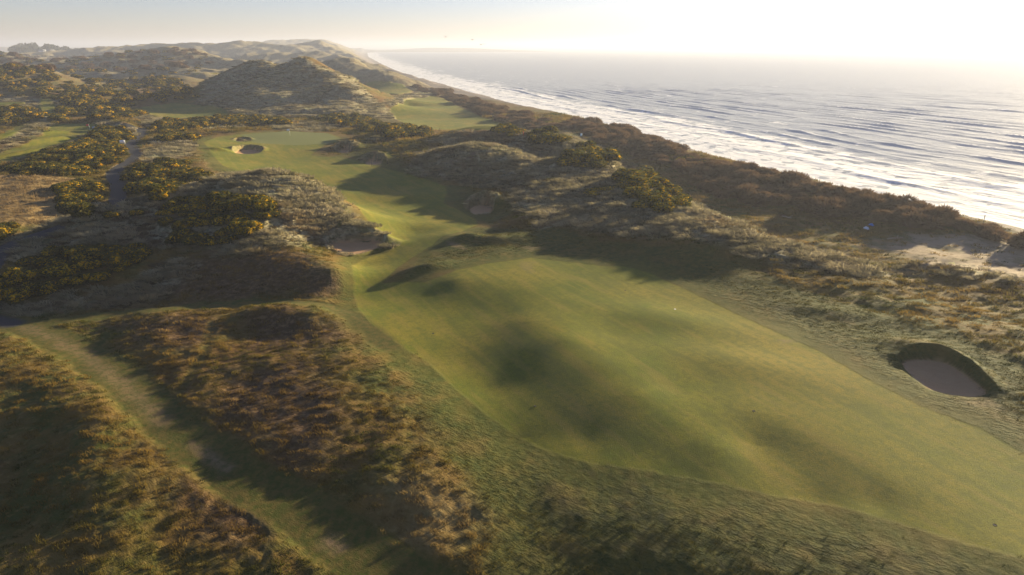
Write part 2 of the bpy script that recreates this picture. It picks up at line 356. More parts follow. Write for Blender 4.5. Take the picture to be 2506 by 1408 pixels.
FAIRS = [F_NEAR,
  [(130,304),(240,302),(242,320),(180,342),(120,366),(60,386),(-40,412),(-40,392),(60,352),(105,330)],
  [(-40,350),(20,318),(62,300),(75,304),(30,330),(-40,372)],
  [(345,262),(430,252),(545,262),(565,280),(525,293),(430,292),(368,286)],
  [(985,312),(968,292),(955,268),(990,245),(1060,236),(1085,240),(1125,262),(1180,287),(1225,300),(1235,318),(1100,320)],
  [(893,200),(945,201),(985,205),(1010,222),(975,230),(930,228),(905,214)],
  [(1352,326),(1418,329),(1424,336),(1390,337)],
  [(470,180),(545,178),(540,182),(480,184)],
  [(100,232),(116,232),(150,275),(118,290),(92,262)],
  [(-20,252),(60,249),(62,253),(-20,258)]]
fair = np.zeros(X.shape, np.float32)
for i, f in enumerate(FAIRS): fair = np.maximum(fair, poly(f, .3 if i == 0 else .8, wob=.35 if i else .12))
green = poly([(590,331),(700,322),(800,326),(835,340),(800,352),(720,356),(620,350)], .5)
SEMI = [[(850,660),(830,740),(790,750),(860,800),(960,880),(1010,960),(1060,1060),(1130,1160),(1210,1270),(1170,1408),(1200,1480),(2700,1500),(2700,1400),(2506,1360),(1700,1170),(1200,1020),(880,760)],
  [(1200,640),(1300,560),(1380,560),(1480,590),(1650,600),(1800,640),(1950,700),(2100,750),(2300,800),(2520,900),(2520,1120),(2000,900),(1600,680),(1400,650)],
  [(985,690),(1040,600),(1080,570),(1180,555),(1300,560),(1420,600),(1500,655),(1300,640),(1100,660)],
  [(1085,470),(1100,450),(1200,470),(1260,520),(1200,550),(1120,520)],
  [(820,370),(900,340),(960,370),(1010,410),(1060,440),(940,412)],
  [(470,340),(520,330),(540,400),(600,430),(520,420)],
  [(830,480),(880,560),(985,595),(960,620),(860,655),(830,640),(880,610),(820,560)],
  [(-20,760),(60,570),(140,540),(230,560),(140,570),(60,640)], [(130,800),(260,870),(300,960),(420,1090),(700,1300),(820,1408),(900,1480),(1060,1480),(960,1400),(820,1290),(640,1180),(520,1090),(420,980),(330,890),(220,820)],
  [(-40,560),(220,548),(250,520),(230,560),(100,575)],[(230,330),(330,340),(350,360),(300,420),(270,440),(320,380)]]
semi = np.zeros(X.shape, np.float32)
for f in SEMI: semi = np.maximum(semi, poly(f, 1.2, wob=1.0))
F_EDGE = sdist(*outline(F_NEAR, 24), pad=.12)
TRACK = [(-40,782),(60,800),(140,830),(220,880),(300,935),(380,1010),(460,1080),(560,1150),(680,1225),(820,1310),(960,1400),(1100,1480)]
track = stroke(TRACK, 2.3, .7, .5)
track = np.maximum(track, stroke([(100,800),(200,775),(320,762),(500,747),(700,738),(800,748),(870,780),(950,850)], 1.3, .7, .4))
track = np.maximum(track, .35 * stroke([(440,1130),(400,1230),(350,1330),(310,1440)], 1.0, .6, .4))
track = np.maximum(track, .6 * stroke([(520,790),(500,860),(460,930),(440,960)], .6, .5, .3))
dirt = .4 * stroke([(60,800),(140,830),(220,880),(300,940),(360,1000),(400,1040)], .8, .7, .9)
dirt = np.maximum(dirt, .6 * stroke([(470,1090),(560,1150)], .5, .5, .5))
dirt = np.maximum(dirt, .7 * stroke([(810,1330),(830,1340)], .6, .6, .5))
for q, a in [([(1092,592),(1120,600),(1135,612),(1105,604)], .8), ([(1905,830),(1935,832),(1920,837)], .6), ([(1270,640),(1310,640),(1300,665),(1275,660)], .3), ([(1270,600),(1330,605),(1300,612)], .4), ([(2330,980),(2420,975),(2450,1000),(2380,1000)], .45), ([(1520,400),(1570,408),(1560,418),(1530,412)], .8), ([(2010,555),(2060,570),(2020,572),(1990,560)], .4)]:
    dirt = np.maximum(dirt, a * poly(q, .8, wob=.8, wl=2))
slacksand = poly([(2130,600),(2200,585),(2320,570),(2506,585),(2700,600),(2700,720),(2506,690),(2420,672),(2330,655),(2250,650),(2180,620)], 3, wob=4, wl=9) * .9
PATH = [(-30,660),(0,622),(25,600),(60,582),(100,570),(135,562)]
PATH2 = [(285,505),(290,470),(288,447),(274,428),(290,410),(318,395),(335,380),(330,366),(318,354),(335,340),(350,328),(345,318),(325,312),(305,306)]
pw1, pw2 = trace(*dens(PATH, 6, False).T), trace(*dens(PATH2, 6, False).T)
dpath = np.minimum(sdist(*pw1, False), sdist(*pw2, False))
path = 1 - sst(1.4, 1.75, dpath)
path = np.maximum(path, stroke([(-40,775),(30,792)], 1.3, .6))
MARRAM = [[(-40,620),(110,558),(280,495),(400,468),(520,432),(680,410),(760,425),(830,490),(905,565),(980,590),(960,612),(800,590),(700,600),(560,620),(400,600),(200,600),(60,640)],
  [(-40,740),(150,722),(300,715),(420,640),(480,650),(380,730),(200,750),(-40,775)],
  [(1000,410),(1060,365),(1180,345),(1260,355),(1340,425),(1280,470),(1150,450),(1050,430)],
  [(1050,345),(1200,300),(1330,318),(1400,325),(1470,360),(1530,430),(1560,430),(1700,500),(1900,590),(2160,655),(2290,635),(2506,675),(2700,715),(2700,722),(2400,682),(2290,660),(2160,676),(2050,668),(1900,640),(1780,600),(1650,580),(1520,575),(1430,560),(1330,560),(1250,490),(1350,440),(1290,385)],
  [(400,335),(480,335),(470,375),(420,400),(370,395),(360,360)],
  [(510,200),(640,148),(740,146),(860,188),(960,278),(1010,310),(960,320),(900,292),(700,286),(540,280),(480,250)],
  [(0,330),(110,292),(140,300),(60,345),(0,375)],[(60,372),(130,340),(150,346),(40,395),(-20,405)],[(230,296),(270,292),(345,318),(330,330),(250,312)],
  [(320,280),(420,285),(560,300),(600,310),(440,320),(360,318)],[(660,300),(740,296),(860,310),(780,322),(680,318)],
  [(985,240),(1000,228),(1070,232),(1050,245),(970,262),(930,250)],[(0,242),(90,238),(128,262),(60,262),(0,250)],[(140,240),(180,270),(100,300),(90,280)],[(160,330),(260,340),(230,365),(140,360)]]
marram = np.zeros(X.shape, np.float32)
for f in MARRAM: marram = np.maximum(marram, poly(f, 2.0, wob=1.6, wl=6))
BROWN = [[(380,690),(480,640),(620,610),(700,600),(850,680),(830,710),(700,725),(560,735),(420,735),(250,745)],[(230,790),(420,765),(520,775),(560,800),(480,850),(380,850)],[(590,770),(690,745),(790,775),(830,820),(740,850),(620,840)],
  [(640,480),(730,520),(800,570),(760,590),(650,560)],[(560,900),(760,880),(850,980),(780,1150),(640,1080),(540,1000)],[(1130,320),(1220,308),(1310,335),(1240,360),(1130,345)],[(280,520),(430,490),(480,520),(380,600),(300,570)],[(420,1180),(560,1190),(640,1290),(480,1300)]]
brown = np.zeros(X.shape, np.float32)
for f in BROWN: brown = np.maximum(brown, poly(f, 2.5, wob=3, wl=7))
straw = poly([(-40,430),(60,428),(190,434),(200,470),(160,540),(60,565),(-40,560)], 1.5, wob=1.5)
straw = np.maximum(straw, .7 * poly([(470,400),(520,385),(560,430),(540,440)], 2, wob=2))
straw = np.maximum(straw, .8 * poly([(900,250),(960,290),(1100,318),(1090,330),(960,316)], 4, wob=4))
straw = np.maximum(straw, .7 * poly([(950,1180),(1100,1180),(1210,1260),(1200,1310),(1050,1330),(960,1250)], 2.5, wob=2.5))
for wx, wy, d in SANDS:          # shaggy turf round the bunkers
    cx, cy = wx.mean(), wy.mean(); aw = ((X - cx) * cx + (Y - cy) * cy) / (np.hypot(X - cx, Y - cy) * math.hypot(cx, cy) + .01)
    rg_ = (1 - sst(.6, 1.0, d / (.15 + (.25 + .005 * RR) * (aw > -.25) + 1.5 * np.clip(aw + .05, 0, 1)))) * (d < 30)
    fair *= 1 - rg_; marram = np.maximum(marram, (0 if wx.mean() > 30 else .9 if cy < 115 else .5) * rg_); semi *= 1 - rg_ * (wx.mean() < 30)
farz = sst(430, 620, RR) * (1 - fair)
brown = np.maximum(brown, farz * np.clip(.55 + 1.2 * fbm(X, Y, 60, 3, 92), 0, 1)); marram = np.maximum(marram, .8 * farz)
sand = np.zeros(X.shape, np.float32)
for wx, wy, d in SANDS: sand = np.maximum(sand, 1 - sst(-.2, .08, d))
bedge = 22 + 22 * sst(300, 600, RR)
beach = (1 - sst(bedge, bedge + 12, SD + 6 * fbm(X, Y, 40, 2, 3)))
far = sst(380, 520, RR)
mown = np.clip(fair + track + path + sand, 0, 1)
rough = (1 - np.clip(mown, 0, 1)) * (1 - beach)

# ------------------------------------------------------------------ relief noise
vs = RR * .0034
def oct_(wl, seed): return vnoise(X / wl, Y / wl, seed) * sst(2.2, 4.5, wl / vs)
calm = sst(0, 6, F_EDGE)
wild = rough * (1 - .75 * semi) * (.1 + .9 * calm)
H = H + (.35 * oct_(34, 1) + .16 * oct_(15, 2)) * (.55 + .45 * rough * calm) * land * (1 - sand)
H = H + wild * land * (.34 * oct_(9, 3) + .24 * oct_(4.6, 4) + (.13 + .1 * marram) * oct_(2.2, 5) + (.09 + .09 * marram) * oct_(1.1, 6) + .05 * oct_(.6, 7))
H = H + semi * rough * land * (.02 * oct_(1.3, 8) + .016 * oct_(.7, 9) + .012 * oct_(.4, 10))
tus = np.abs(vnoise(X / 2.6 + .6 * vnoise(X / 5, Y / 5, 11), Y / 2.1, 12))
H = H + marram * rough * calm * (.55 - 1.3 * tus) * .55 * sst(2.2, 4.5, 2.0 / vs)
H = H + marram * rough * calm * (.5 * oct_(6, 15) - .5 * np.abs(oct_(9, 16)))
hillm = marram * rough * sst(230, 300, RR)
H = H + hillm * (.9 * oct_(22, 17) + 1.7 * (.3 - np.abs(vnoise(X / 30 + .4 * vnoise(X / 18, Y / 18, 19), Y / 38, 18))) + 1.0 * oct_(8, 20))
big = sst(300, 420, RR) * (1 - fair) * rough
rg = 1 - 2.2 * np.abs(fbm(X, Y, 70, 3, 21, .5))
H = H + big * land * (2.4 * fbm(X, Y, 50, 4, 22) + 3.0 * (rg - .75) * sst(420, 700, RR) * sst(20, 60, SD))
rg2 = 1 - 2.0 * np.abs(fbm(X, Y, 190, 4, 27, .5))
H = H + sst(430, 600, RR) * (1 - fair) * land * (1.6 * oct_(26, 29) + .9 * oct_(13, 30) - 1.6 * np.abs(oct_(38, 31)))
H = H + sst(650, 1000, RR) * (1 - sst(2600, 4500, RR)) * sst(40, 160, SD) * 8 * (rg2 - .8)
# far headland across the bay and the low hills inland
for a0, a1, d, h in [(-14, 2, 5200, 30), (-9, -3, 5900, 38), (-60, -14, 5600, 28)]:
    aa = np.degrees(TH)
    H = np.where(RR > 3600, H + h * sst(a0 - 3, a0 + 3, aa) * (1 - sst(a1 - 5, a1 + 3, aa)) * np.exp(-((RR - d) / 450) ** 2) * (.7 + .6 * fbm(X, Y, 1500, 3, 41)), H)
H = np.where((RR > 14000), np.minimum(H, -12), np.minimum(H, 72))

def ground(x, y):
    t, q = warp(np.asarray(x, float), np.asarray(y, float))
    return interp2(H, th, s, t, q)
def sample(G, x, y):
    t, q = warp(np.asarray(x, float), np.asarray(y, float))
    i = np.clip(np.searchsorted(th, t), 0, NT - 1); j = np.clip(np.searchsorted(s, q), 0, NS - 1)
    return G[j, i]
# ------------------------------------------------------------------ materials
def new_mat(name):
    m = bpy.data.materials.new(name); m.use_nodes = True
    nt = m.node_tree; nt.nodes.clear()
    return m, nt, nt.nodes, nt.links
def node(nt, kind, **kw):
    nd = nt.nodes.new(kind)
    for k, v in kw.items():
        if k.startswith('i_'): nd.inputs[k[2:].replace('_', ' ')].default_value = v
        else: setattr(nd, k, v)
    return nd
def rgba(c): return (c[0], c[1], c[2], 1)

class NB:
    """tiny node-graph helper"""
    def __init__(self, nt): self.nt = nt; self.L = nt.links
    def attr(self, name, kind='GEOMETRY'):
        a = node(self.nt, 'ShaderNodeAttribute', attribute_name=name, attribute_type=kind); return a
    def sep(self, col):
        q = node(self.nt, 'ShaderNodeSeparateColor'); self.L.new(col, q.inputs[0]); return q.outputs
    def mix(self, f, a, b):
        m = node(self.nt, 'ShaderNodeMix', data_type='RGBA')
        for v, k in ((f, 0), (a, 6), (b, 7)):
            if isinstance(v, (int, float)): m.inputs[k].default_value = v
            elif isinstance(v, tuple): m.inputs[k].default_value = rgba(v)
            else: self.L.new(v, m.inputs[k])
        return m.outputs[2]
    def math(self, op, a, b=0.0, clamp=False):
        m = node(self.nt, 'ShaderNodeMath', operation=op, use_clamp=clamp)
        for v, k in ((a, 0), (b, 1)):
            if isinstance(v, (int, float)): m.inputs[k].default_value = v
            else: self.L.new(v, m.inputs[k])
        return m.outputs[0]
    def noise(self, vec, scale, detail=3, rough=.55, dist=0):
        q = node(self.nt, 'ShaderNodeTexNoise'); q.inputs['Scale'].default_value = scale
        q.inputs['Detail'].default_value = detail; q.inputs['Roughness'].default_value = rough; q.inputs['Distortion'].default_value = dist
        self.L.new(vec, q.inputs['Vector']); return q.outputs['Fac']
    def rng(self, v, a, b, c=0., d=1.):
        q = node(self.nt, 'ShaderNodeMapRange', interpolation_type='SMOOTHSTEP')
        self.L.new(v, q.inputs[0])
        for k, x in zip((1, 2, 3, 4), (a, b, c, d)): q.inputs[k].default_value = x
        return q.outputs[0]

def ground_material():
    m, nt, N, L = new_mat('links_ground'); g = NB(nt)
    pos = node(nt, 'ShaderNodeNewGeometry').outputs['Position']
    za = g.attr('zone_a'); zb = g.attr('zone_b'); zc = g.attr('zone_c')
    A = g.sep(za.outputs['Color']); B = g.sep(zb.outputs['Color']); C = g.sep(zc.outputs['Color'])
    fairv, semiv, trackv, sandv = A[0], A[1], A[2], za.outputs['Alpha']
    marv, brv, dirtv, strawv = B[0], B[1], B[2], zb.outputs['Alpha']
    greenv, pathv, beachv, slackv = C[0], C[1], C[2], zc.outputs['Alpha']
    n_big = g.noise(pos, .055, 4); n_mid = g.noise(pos, .28, 4, .6); n_sm = g.noise(pos, 1.6, 4, .65); n_fine = g.noise(pos, 7, 3, .7)
    # rough: gold, green and russet
    c = g.mix(g.rng(n_mid, .38, .62), (.070, .078, .012), (.16, .104, .023))
    c = g.mix(g.rng(n_big, .4, .65), c, (.135, .076, .019))
    c = g.mix(g.math('MULTIPLY', g.rng(n_sm, .52, .7), .55), c, (.235, .165, .05))
    c = g.mix(g.math('MULTIPLY', strawv, .75), c, g.mix(g.rng(n_sm, .35, .65), (.30, .19, .075), (.40, .28, .12)))
    c = g.mix(g.math('MULTIPLY', brv, g.rng(n_sm, .25, .6, .6, 1.)), c, g.mix(g.rng(n_sm, .4, .7), (.075, .042, .022), (.19, .12, .055)))
    mc = g.mix(g.rng(n_sm, .35, .65), (.14, .13, .065), (.38, .33, .20))
    mc = g.mix(g.rng(n_mid, .45, .7), mc, (.15, .105, .06))
    c = g.mix(marv, c, mc)
    sg = g.mix(g.rng(n_sm, .35, .7), (.035, .052, .006), (.095, .092, .013))
    sg = g.mix(g.rng(n_mid, .5, .72), sg, (.12, .095, .02))
    c = g.mix(g.math('MULTIPLY', semiv, .85), c, sg)
    fg = g.mix(g.rng(n_mid, .3, .7), (.115, .145, .007), (.205, .195, .013))
    fg = g.mix(g.rng(n_big, .42, .68), fg, (.26, .205, .02))
    fg = g.mix(g.math('MULTIPLY', g.rng(n_fine, .42, .68), .55), fg, (.08, .095, .02))
    fg = g.mix(g.math('MULTIPLY', g.rng(n_sm, .42, .66), .6), fg, (.10, .115, .012))
    fg = g.mix(g.math('MULTIPLY', g.rng(g.noise(pos, 22, 2), .62, .75), .5), fg, (.34, .28, .11))
    ms = node(nt, 'ShaderNodeMapping', vector_type='TEXTURE'); ms.inputs['Rotation'].default_value = (0, 0, R(-61)); ms.inputs['Scale'].default_value = (11, 1.3, 1); L.new(pos, ms.inputs[0])
    streak = g.noise(ms.outputs[0], 1.0, 4, .6)
    fg = g.mix(g.math('MULTIPLY', g.rng(streak, .48, .66), .5), fg, (.10, .115, .016))
    fg = g.mix(g.math('MULTIPLY', g.rng(streak, .5, .34), .35), fg, (.27, .20, .045))
    fg = g.mix(greenv, fg, (.16, .175, .055))
    c = g.mix(g.math('MULTIPLY', g.attr('edge').outputs['Fac'], .25), c, fg)
    c = g.mix(fairv, c, fg)
    tg = g.mix(g.rng(n_sm, .35, .65), (.060, .070, .010), (.115, .090, .021))
    c = g.mix(trackv, c, tg)
    c = g.mix(g.math('MULTIPLY', dirtv, g.rng(n_sm, .3, .6, .35, 1.)), c, (.26, .175, .10))
    c = g.mix(g.math('MULTIPLY', slackv, g.rng(n_mid, .35, .55, .4, 1.)), c, (.36, .28, .19))
    c = g.mix(pathv, c, g.mix(n_fine, (.035, .037, .043), (.06, .06, .063)))
    c = g.mix(sandv, c, g.mix(n_sm, (.44, .255, .125), (.54, .34, .18)))
    c = g.mix(beachv, c, g.mix(n_mid, (.15, .13, .115), (.24, .205, .175)))
    # fine relief of blades, drawn out along the wind
    mp = node(nt, 'ShaderNodeMapping', vector_type='TEXTURE'); mp.inputs['Rotation'].default_value = (0, 0, R(-35)); mp.inputs['Scale'].default_value = (2.2, 1, 1)
    L.new(pos, mp.inputs[0])
    b1 = g.noise(mp.outputs[0], 2.6, 5, .7); b2 = g.noise(pos, 11, 4, .75)
    smooth = g.math('MAXIMUM', g.math('MAXIMUM', fairv, trackv), g.math('MAXIMUM', sandv, pathv))
    amp = g.rng(smooth, 0, 1, .30, .05)
    amp = g.math('MULTIPLY', amp, g.rng(g.attr('edge').outputs['Fac'], 0, 1, 1, .2))
    hgt = g.math('ADD', g.math('MULTIPLY', b1, amp), g.math('MULTIPLY', b2, .04))
    bp = node(nt, 'ShaderNodeBump'); bp.inputs['Strength'].default_value = 1.0; bp.inputs['Distance'].default_value = 1.0
    L.new(hgt, bp.inputs['Height'])
    p = node(nt, 'ShaderNodeBsdfPrincipled'); p.inputs['Roughness'].default_value = .9; p.inputs['Specular IOR Level'].default_value = .15
    L.new(c, p.inputs['Base Color']); L.new(bp.outputs[0], p.inputs['Normal'])
    o = node(nt, 'ShaderNodeOutputMaterial'); L.new(p.outputs[0], o.inputs[0])
    return m

def leaf_mat(name, inst=None, a=(.1, .1, .1), b=None, trans=.35, scale=.6):
    m, nt, N, L = new_mat(name); g = NB(nt)
    if inst:
        col = g.attr(inst, 'INSTANCER').outputs['Color']
    else:
        pos = node(nt, 'ShaderNodeNewGeometry').outputs['Position']
        col = g.mix(g.rng(g.noise(pos, scale, 4, .6), .35, .65), a, b or a)
    d = node(nt, 'ShaderNodeBsdfDiffuse'); t = node(nt, 'ShaderNodeBsdfTranslucent'); x = node(nt, 'ShaderNodeMixShader')
    x.inputs[0].default_value = trans
    L.new(col, d.inputs[0]); L.new(col, t.inputs[0]); L.new(d.outputs[0], x.inputs[1]); L.new(t.outputs[0], x.inputs[2])
    o = node(nt, 'ShaderNodeOutputMaterial'); L.new(x.outputs[0], o.inputs[0])
    return m
def flat_mat(name, col, rough=.7, var=.12):
    m, nt, N, L = new_mat(name); g = NB(nt)
    pos = node(nt, 'ShaderNodeNewGeometry').outputs['Position']
    c = g.mix(g.noise(pos, 3, 3), tuple(q * (1 - var) for q in col), tuple(min(1, q * (1 + var)) for q in col))
    p = node(nt, 'ShaderNodeBsdfPrincipled'); p.inputs['Roughness'].default_value = rough
    L.new(c, p.inputs['Base Color'])
    o = node(nt, 'ShaderNodeOutputMaterial'); L.new(p.outputs[0], o.inputs[0])
    return m

# ------------------------------------------------------------------ mesh helpers
def mk(name, V, F, mat, parent=None, attrs=None, normals=None, link=True, smooth=True):
    """V (n,3), F (m,3 or 4) index array"""
    V = np.asarray(V, np.float32); F = np.asarray(F, np.int32)
    me = bpy.data.meshes.new(name); k = F.shape[1]
    me.vertices.add(len(V)); me.vertices.foreach_set('co', V.ravel())
    me.loops.add(F.size); me.loops.foreach_set('vertex_index', F.ravel())
    me.polygons.add(len(F)); me.polygons.foreach_set('loop_start', np.arange(0, F.size, k, dtype=np.int32))
    me.update(calc_edges=True)
    if smooth: me.polygons.foreach_set('use_smooth', np.ones(len(F), bool))
    for an, (typ, dat) in (attrs or {}).items():
        at = me.attributes.new(an, typ, 'POINT')
        at.data.foreach_set('color' if typ == 'FLOAT_COLOR' else 'value' if typ == 'FLOAT' else 'vector', np.asarray(dat, np.float32).ravel())
    if normals is not None: me.normals_split_custom_set_from_vertices(normals)
    me.materials.append(mat)
    o = bpy.data.objects.new(name, me)
    if link: COL.objects.link(o)
    if parent is not None: o.parent = parent
    return o
def tag(o, label=None, cat=None, group=None, kind=None):
    if label: o['label'] = label
    if cat: o['category'] = cat
    if group: o['group'] = group
    if kind: o['kind'] = kind
    return o
def empty(name, loc, rz=0, sc_=1.0):
    o = bpy.data.objects.new(name, None); COL.objects.link(o); o.location = loc; o.rotation_euler = (0, 0, rz); o.scale = (sc_,) * 3
    o.empty_display_size = .2
    return o
def box(cx, cy, cz, sx, sy, sz):
    v = np.array([[x, y, z] for z in (-.5, .5) for y in (-.5, .5) for x in (-.5, .5)]) * (sx, sy, sz) + (cx, cy, cz)
    f = np.array([[0, 2, 3, 1], [4, 5, 7, 6], [0, 1, 5, 4], [2, 6, 7, 3], [0, 4, 6, 2], [1, 3, 7, 5]])
    return v, f
def tube(pts, rad, seg=7):
    pts = np.asarray(pts, float); rad = np.broadcast_to(rad, (len(pts),)); V = []; F = []
    for i, p in enumerate(pts):
        d = pts[min(i + 1, len(pts) - 1)] - pts[max(i - 1, 0)]; d = d / (np.linalg.norm(d) + 1e-9)
        a = np.cross(d, (0, 0, 1) if abs(d[2]) < .9 else (1, 0, 0)); a /= np.linalg.norm(a); b = np.cross(d, a)
        for k in range(seg):
            t = 2 * math.pi * k / seg; V.append(p + rad[i] * (math.cos(t) * a + math.sin(t) * b))
    for i in range(len(pts) - 1):
        for k in range(seg): F.append([i * seg + k, i * seg + (k + 1) % seg, (i + 1) * seg + (k + 1) % seg, (i + 1) * seg + k])
    V += [pts[0], pts[-1]]
    for k in range(seg): F.append([len(V) - 2, (k + 1) % seg, k, k]); F.append([len(V) - 1, (len(pts) - 1) * seg + k, (len(pts) - 1) * seg + (k + 1) % seg, (len(pts) - 1) * seg + (k + 1) % seg])
    F = np.array(F)
    return np.array(V), F
def join(parts):
    V, F, o = [], [], 0
    for v, f in parts: V.append(v); F.append(np.asarray(f) + o); o += len(v)
    return np.vstack(V), np.vstack(F)
def fix_tris(F):
    return F

# ------------------------------------------------------------------ the ground sheet, split by what it is
GM = ground_material()
V = np.stack([X, Y, H], -1).reshape(-1, 3)
gx = np.stack([np.gradient(X, axis=1), np.gradient(Y, axis=1), np.gradient(H, axis=1)], -1)
gy = np.stack([np.gradient(X, axis=0), np.gradient(Y, axis=0), np.gradient(H, axis=0)], -1)
NRM = np.cross(gx, gy); NRM /= np.linalg.norm(NRM, axis=-1, keepdims=True); NRM = NRM.reshape(-1, 3).astype(np.float32)
ZA = np.stack([fair, semi, track, sand], -1).reshape(-1, 4)
ZB = np.stack([marram, brown, dirt, straw], -1).reshape(-1, 4)
ZC = np.stack([green * fair, path, beach, slacksand], -1).reshape(-1, 4)
EDGE = (1 - sst(0, 5, F_EDGE + 2.5 * fbm(X, Y, 5, 3, 44))).reshape(-1)
zid = np.zeros((NS - 1, NT - 1), np.int16)
def cell(G): return (G[:-1, :-1] + G[1:, :-1] + G[:-1, 1:] + G[1:, 1:]) / 4
zid[cell(beach) > .5] = 1
zid[cell(fair) > .5] = 2
zid[cell(green * fair) > .5] = 3
zid[cell(track) > .5] = 4
zid[cell(path) > .5] = 5
for k, (wx, wy, d) in enumerate(SANDS): zid[cell(np.minimum(d, 50)) < .1] = 10 + k
ZN = {0: 'ground', 1: 'beach', 2: 'fairway', 3: 'putting_green', 4: 'grass_track', 5: 'path'}
idx = np.arange(NS * NT, dtype=np.int32).reshape(NS, NT)
Q = np.stack([idx[:-1, :-1], idx[:-1, 1:], idx[1:, 1:], idx[1:, :-1]], -1)
for z in np.unique(zid):
    F = Q[zid == z]
    used = np.zeros(NS * NT, bool); used[F.ravel()] = True
    remap = np.cumsum(used) - 1
    o = mk(ZN.get(int(z), 'sand_bunker'), V[used], remap[F], GM, normals=NRM[used],
           attrs={'zone_a': ('FLOAT_COLOR', ZA[used]), 'zone_b': ('FLOAT_COLOR', ZB[used]), 'zone_c': ('FLOAT_COLOR', ZC[used]), 'edge': ('FLOAT', EDGE[used])})
    tag(o, kind='structure')

# ------------------------------------------------------------------ the sea
def build_sea():
    t = np.concatenate([np.linspace(R(-32), R(-18), 60, endpoint=False), np.linspace(R(-18), R(46), 1000), np.linspace(R(46.2), R(75), 90)])
    q = [math.log(85)]
    while q[-1] < math.log(40000):
        r = math.exp(q[-1]); q.append(q[-1] + (.0042 if r < 700 else .006 if r < 2500 else .02))
    q = np.array(q); T, S2 = np.meshgrid(t, q); r = np.exp(S2); x, y = np.sin(T) * r, np.cos(T) * r
    w = -shore_dist(x, y) + 4 * vnoise(x / 45, y / 45, 51)
    crest = R(31)
    n1, n2 = math.cos(crest), math.sin(crest)
    p = x * n1 + y * n2                       # grows seaward
    al = -x * n2 + y * n1
    warpn = 9 * vnoise(al / 120, p / 55, 52) + 4 * vnoise(al / 45, p / 28, 53)
    m = sst(30, 260, w)
    # phase distance: parallel to the shore close in, oblique swell farther out
    ph = w * (1 - m) + (p - 60) * m + warpn
    vs2 = r * .0046
    lam = 23.0
    c = np.cos(2 * math.pi * ph / lam)
    grp = .5 + 1.1 * vnoise(al / 75, ph / 30, 54) + .5 * vnoise(al / 25, ph / 18, 60)
    grp = np.clip(grp, 0, 1.3)
    peak = np.exp(3.2 * (c - 1))
    fade = sst(2.0, 4.0, lam / vs2 / 2)
    depth = np.clip(w / 60, 0, 1)
    amp = (.25 + .58 * depth) * (1 - .45 * sst(300, 700, w)) * grp
    h = amp * (peak - .2) * fade
    for wl, a, an, sd in ((9.5, .22, 20, 55), (6.2, .15, 48, 56), (14, .22, 40, 57), (34, .25, 25, 61), (4, .08, 33, 62)):
        aa = R(an); pp = x * math.cos(aa) + y * math.sin(aa) + 3 * vnoise(x / 20, y / 20, sd); ll = -x * math.sin(aa) + y * math.cos(aa)
        gm = np.clip(.5 + 1.3 * vnoise(ll / (wl * 3), pp / (wl * 1.5), sd + 20), 0, 1.4)
        h = h + a * np.clip(w / 40, .1, 1) * gm * (np.exp(1.5 * (np.cos(2 * math.pi * pp / wl) - 1)) - .4) * sst(1.6, 3.2, wl / vs2)
    lace = fbm(x, y, 7, 4, 58, .6); lace2 = fbm(x, y, 26, 3, 59)
    # breakers: white tumbling crest with a foam sheet left to seaward of it
    trail = np.mod(ph / lam + .02, 1.0)       # 0 at the crest, rising seaward
    brk = sst(.45, .8, grp) * (1 - sst(140, 330, w + 60 * lace2))
    foam = brk * np.exp(-trail * 3.2) * sst(-.1, .5, lace + .35 - trail * .5)
    foam = np.maximum(foam, (1 - sst(8, 95, w + 40 * lace2)) * sst(-.35, .25, lace + .25))
    foam = np.maximum(foam, .8 * sst(.78, 1.0, grp) * sst(.75, .95, c) * (1 - sst(500, 1200, w)) * sst(.0, .4, lace + .1))
    foam = np.maximum(foam, sst(.35, .62, lace2 * .8 + lace * .5) * (1 - sst(120, 420, w)) * .6)
    # small tumbling steps at the front of the wash
    h = h + foam * .12 * lace
    z = SEA_Z + h
    nt_, nq = len(t), len(q)
    ii = np.arange(nt_ * nq, dtype=np.int32).reshape(nq, nt_)
    F = np.stack([ii[:-1, :-1], ii[:-1, 1:], ii[1:, 1:], ii[1:, :-1]], -1)
    wet = (w[:-1, :-1] > -22)
    F = F[wet]
    VV = np.stack([x, y, z], -1).reshape(-1, 3)
    used = np.zeros(len(VV), bool); used[F.ravel()] = True; rm = np.cumsum(used) - 1
    m, nt, N, L = new_mat('sea_water'); g = NB(nt)
    pos = node(nt, 'ShaderNodeNewGeometry').outputs['Position']
    f = g.attr('foam').outputs['Fac']
    mp = node(nt, 'ShaderNodeMapping', vector_type='TEXTURE'); mp.inputs['Rotation'].default_value = (0, 0, R(121)); mp.inputs['Scale'].default_value = (2.4, 1, 1); L.new(pos, mp.inputs[0])
    b = g.math('ADD', g.math('MULTIPLY', g.noise(mp.outputs[0], .55, 5, .62, .4), .55), g.math('MULTIPLY', g.noise(mp.outputs[0], .16, 3, .5), .9))
    bp = node(nt, 'ShaderNodeBump'); bp.inputs['Strength'].default_value = .9; bp.inputs['Distance'].default_value = .8; L.new(b, bp.inputs['Height'])
    fn = g.noise(pos, 1.1, 5, .7)
    ff = g.rng(g.math('ADD', f, g.math('MULTIPLY', g.math('SUBTRACT', fn, .5), .7)), .3, .62)
    p = node(nt, 'ShaderNodeBsdfPrincipled'); p.inputs['IOR'].default_value = 1.33
    L.new(g.mix(ff, (.42, .445, .45), (.80, .81, .82)), p.inputs['Base Color'])
    L.new(g.rng(ff, 0, 1, .42, .85), p.inputs['Roughness']); L.new(bp.outputs[0], p.inputs['Normal'])
    o = node(nt, 'ShaderNodeOutputMaterial'); L.new(p.outputs[0], o.inputs[0])
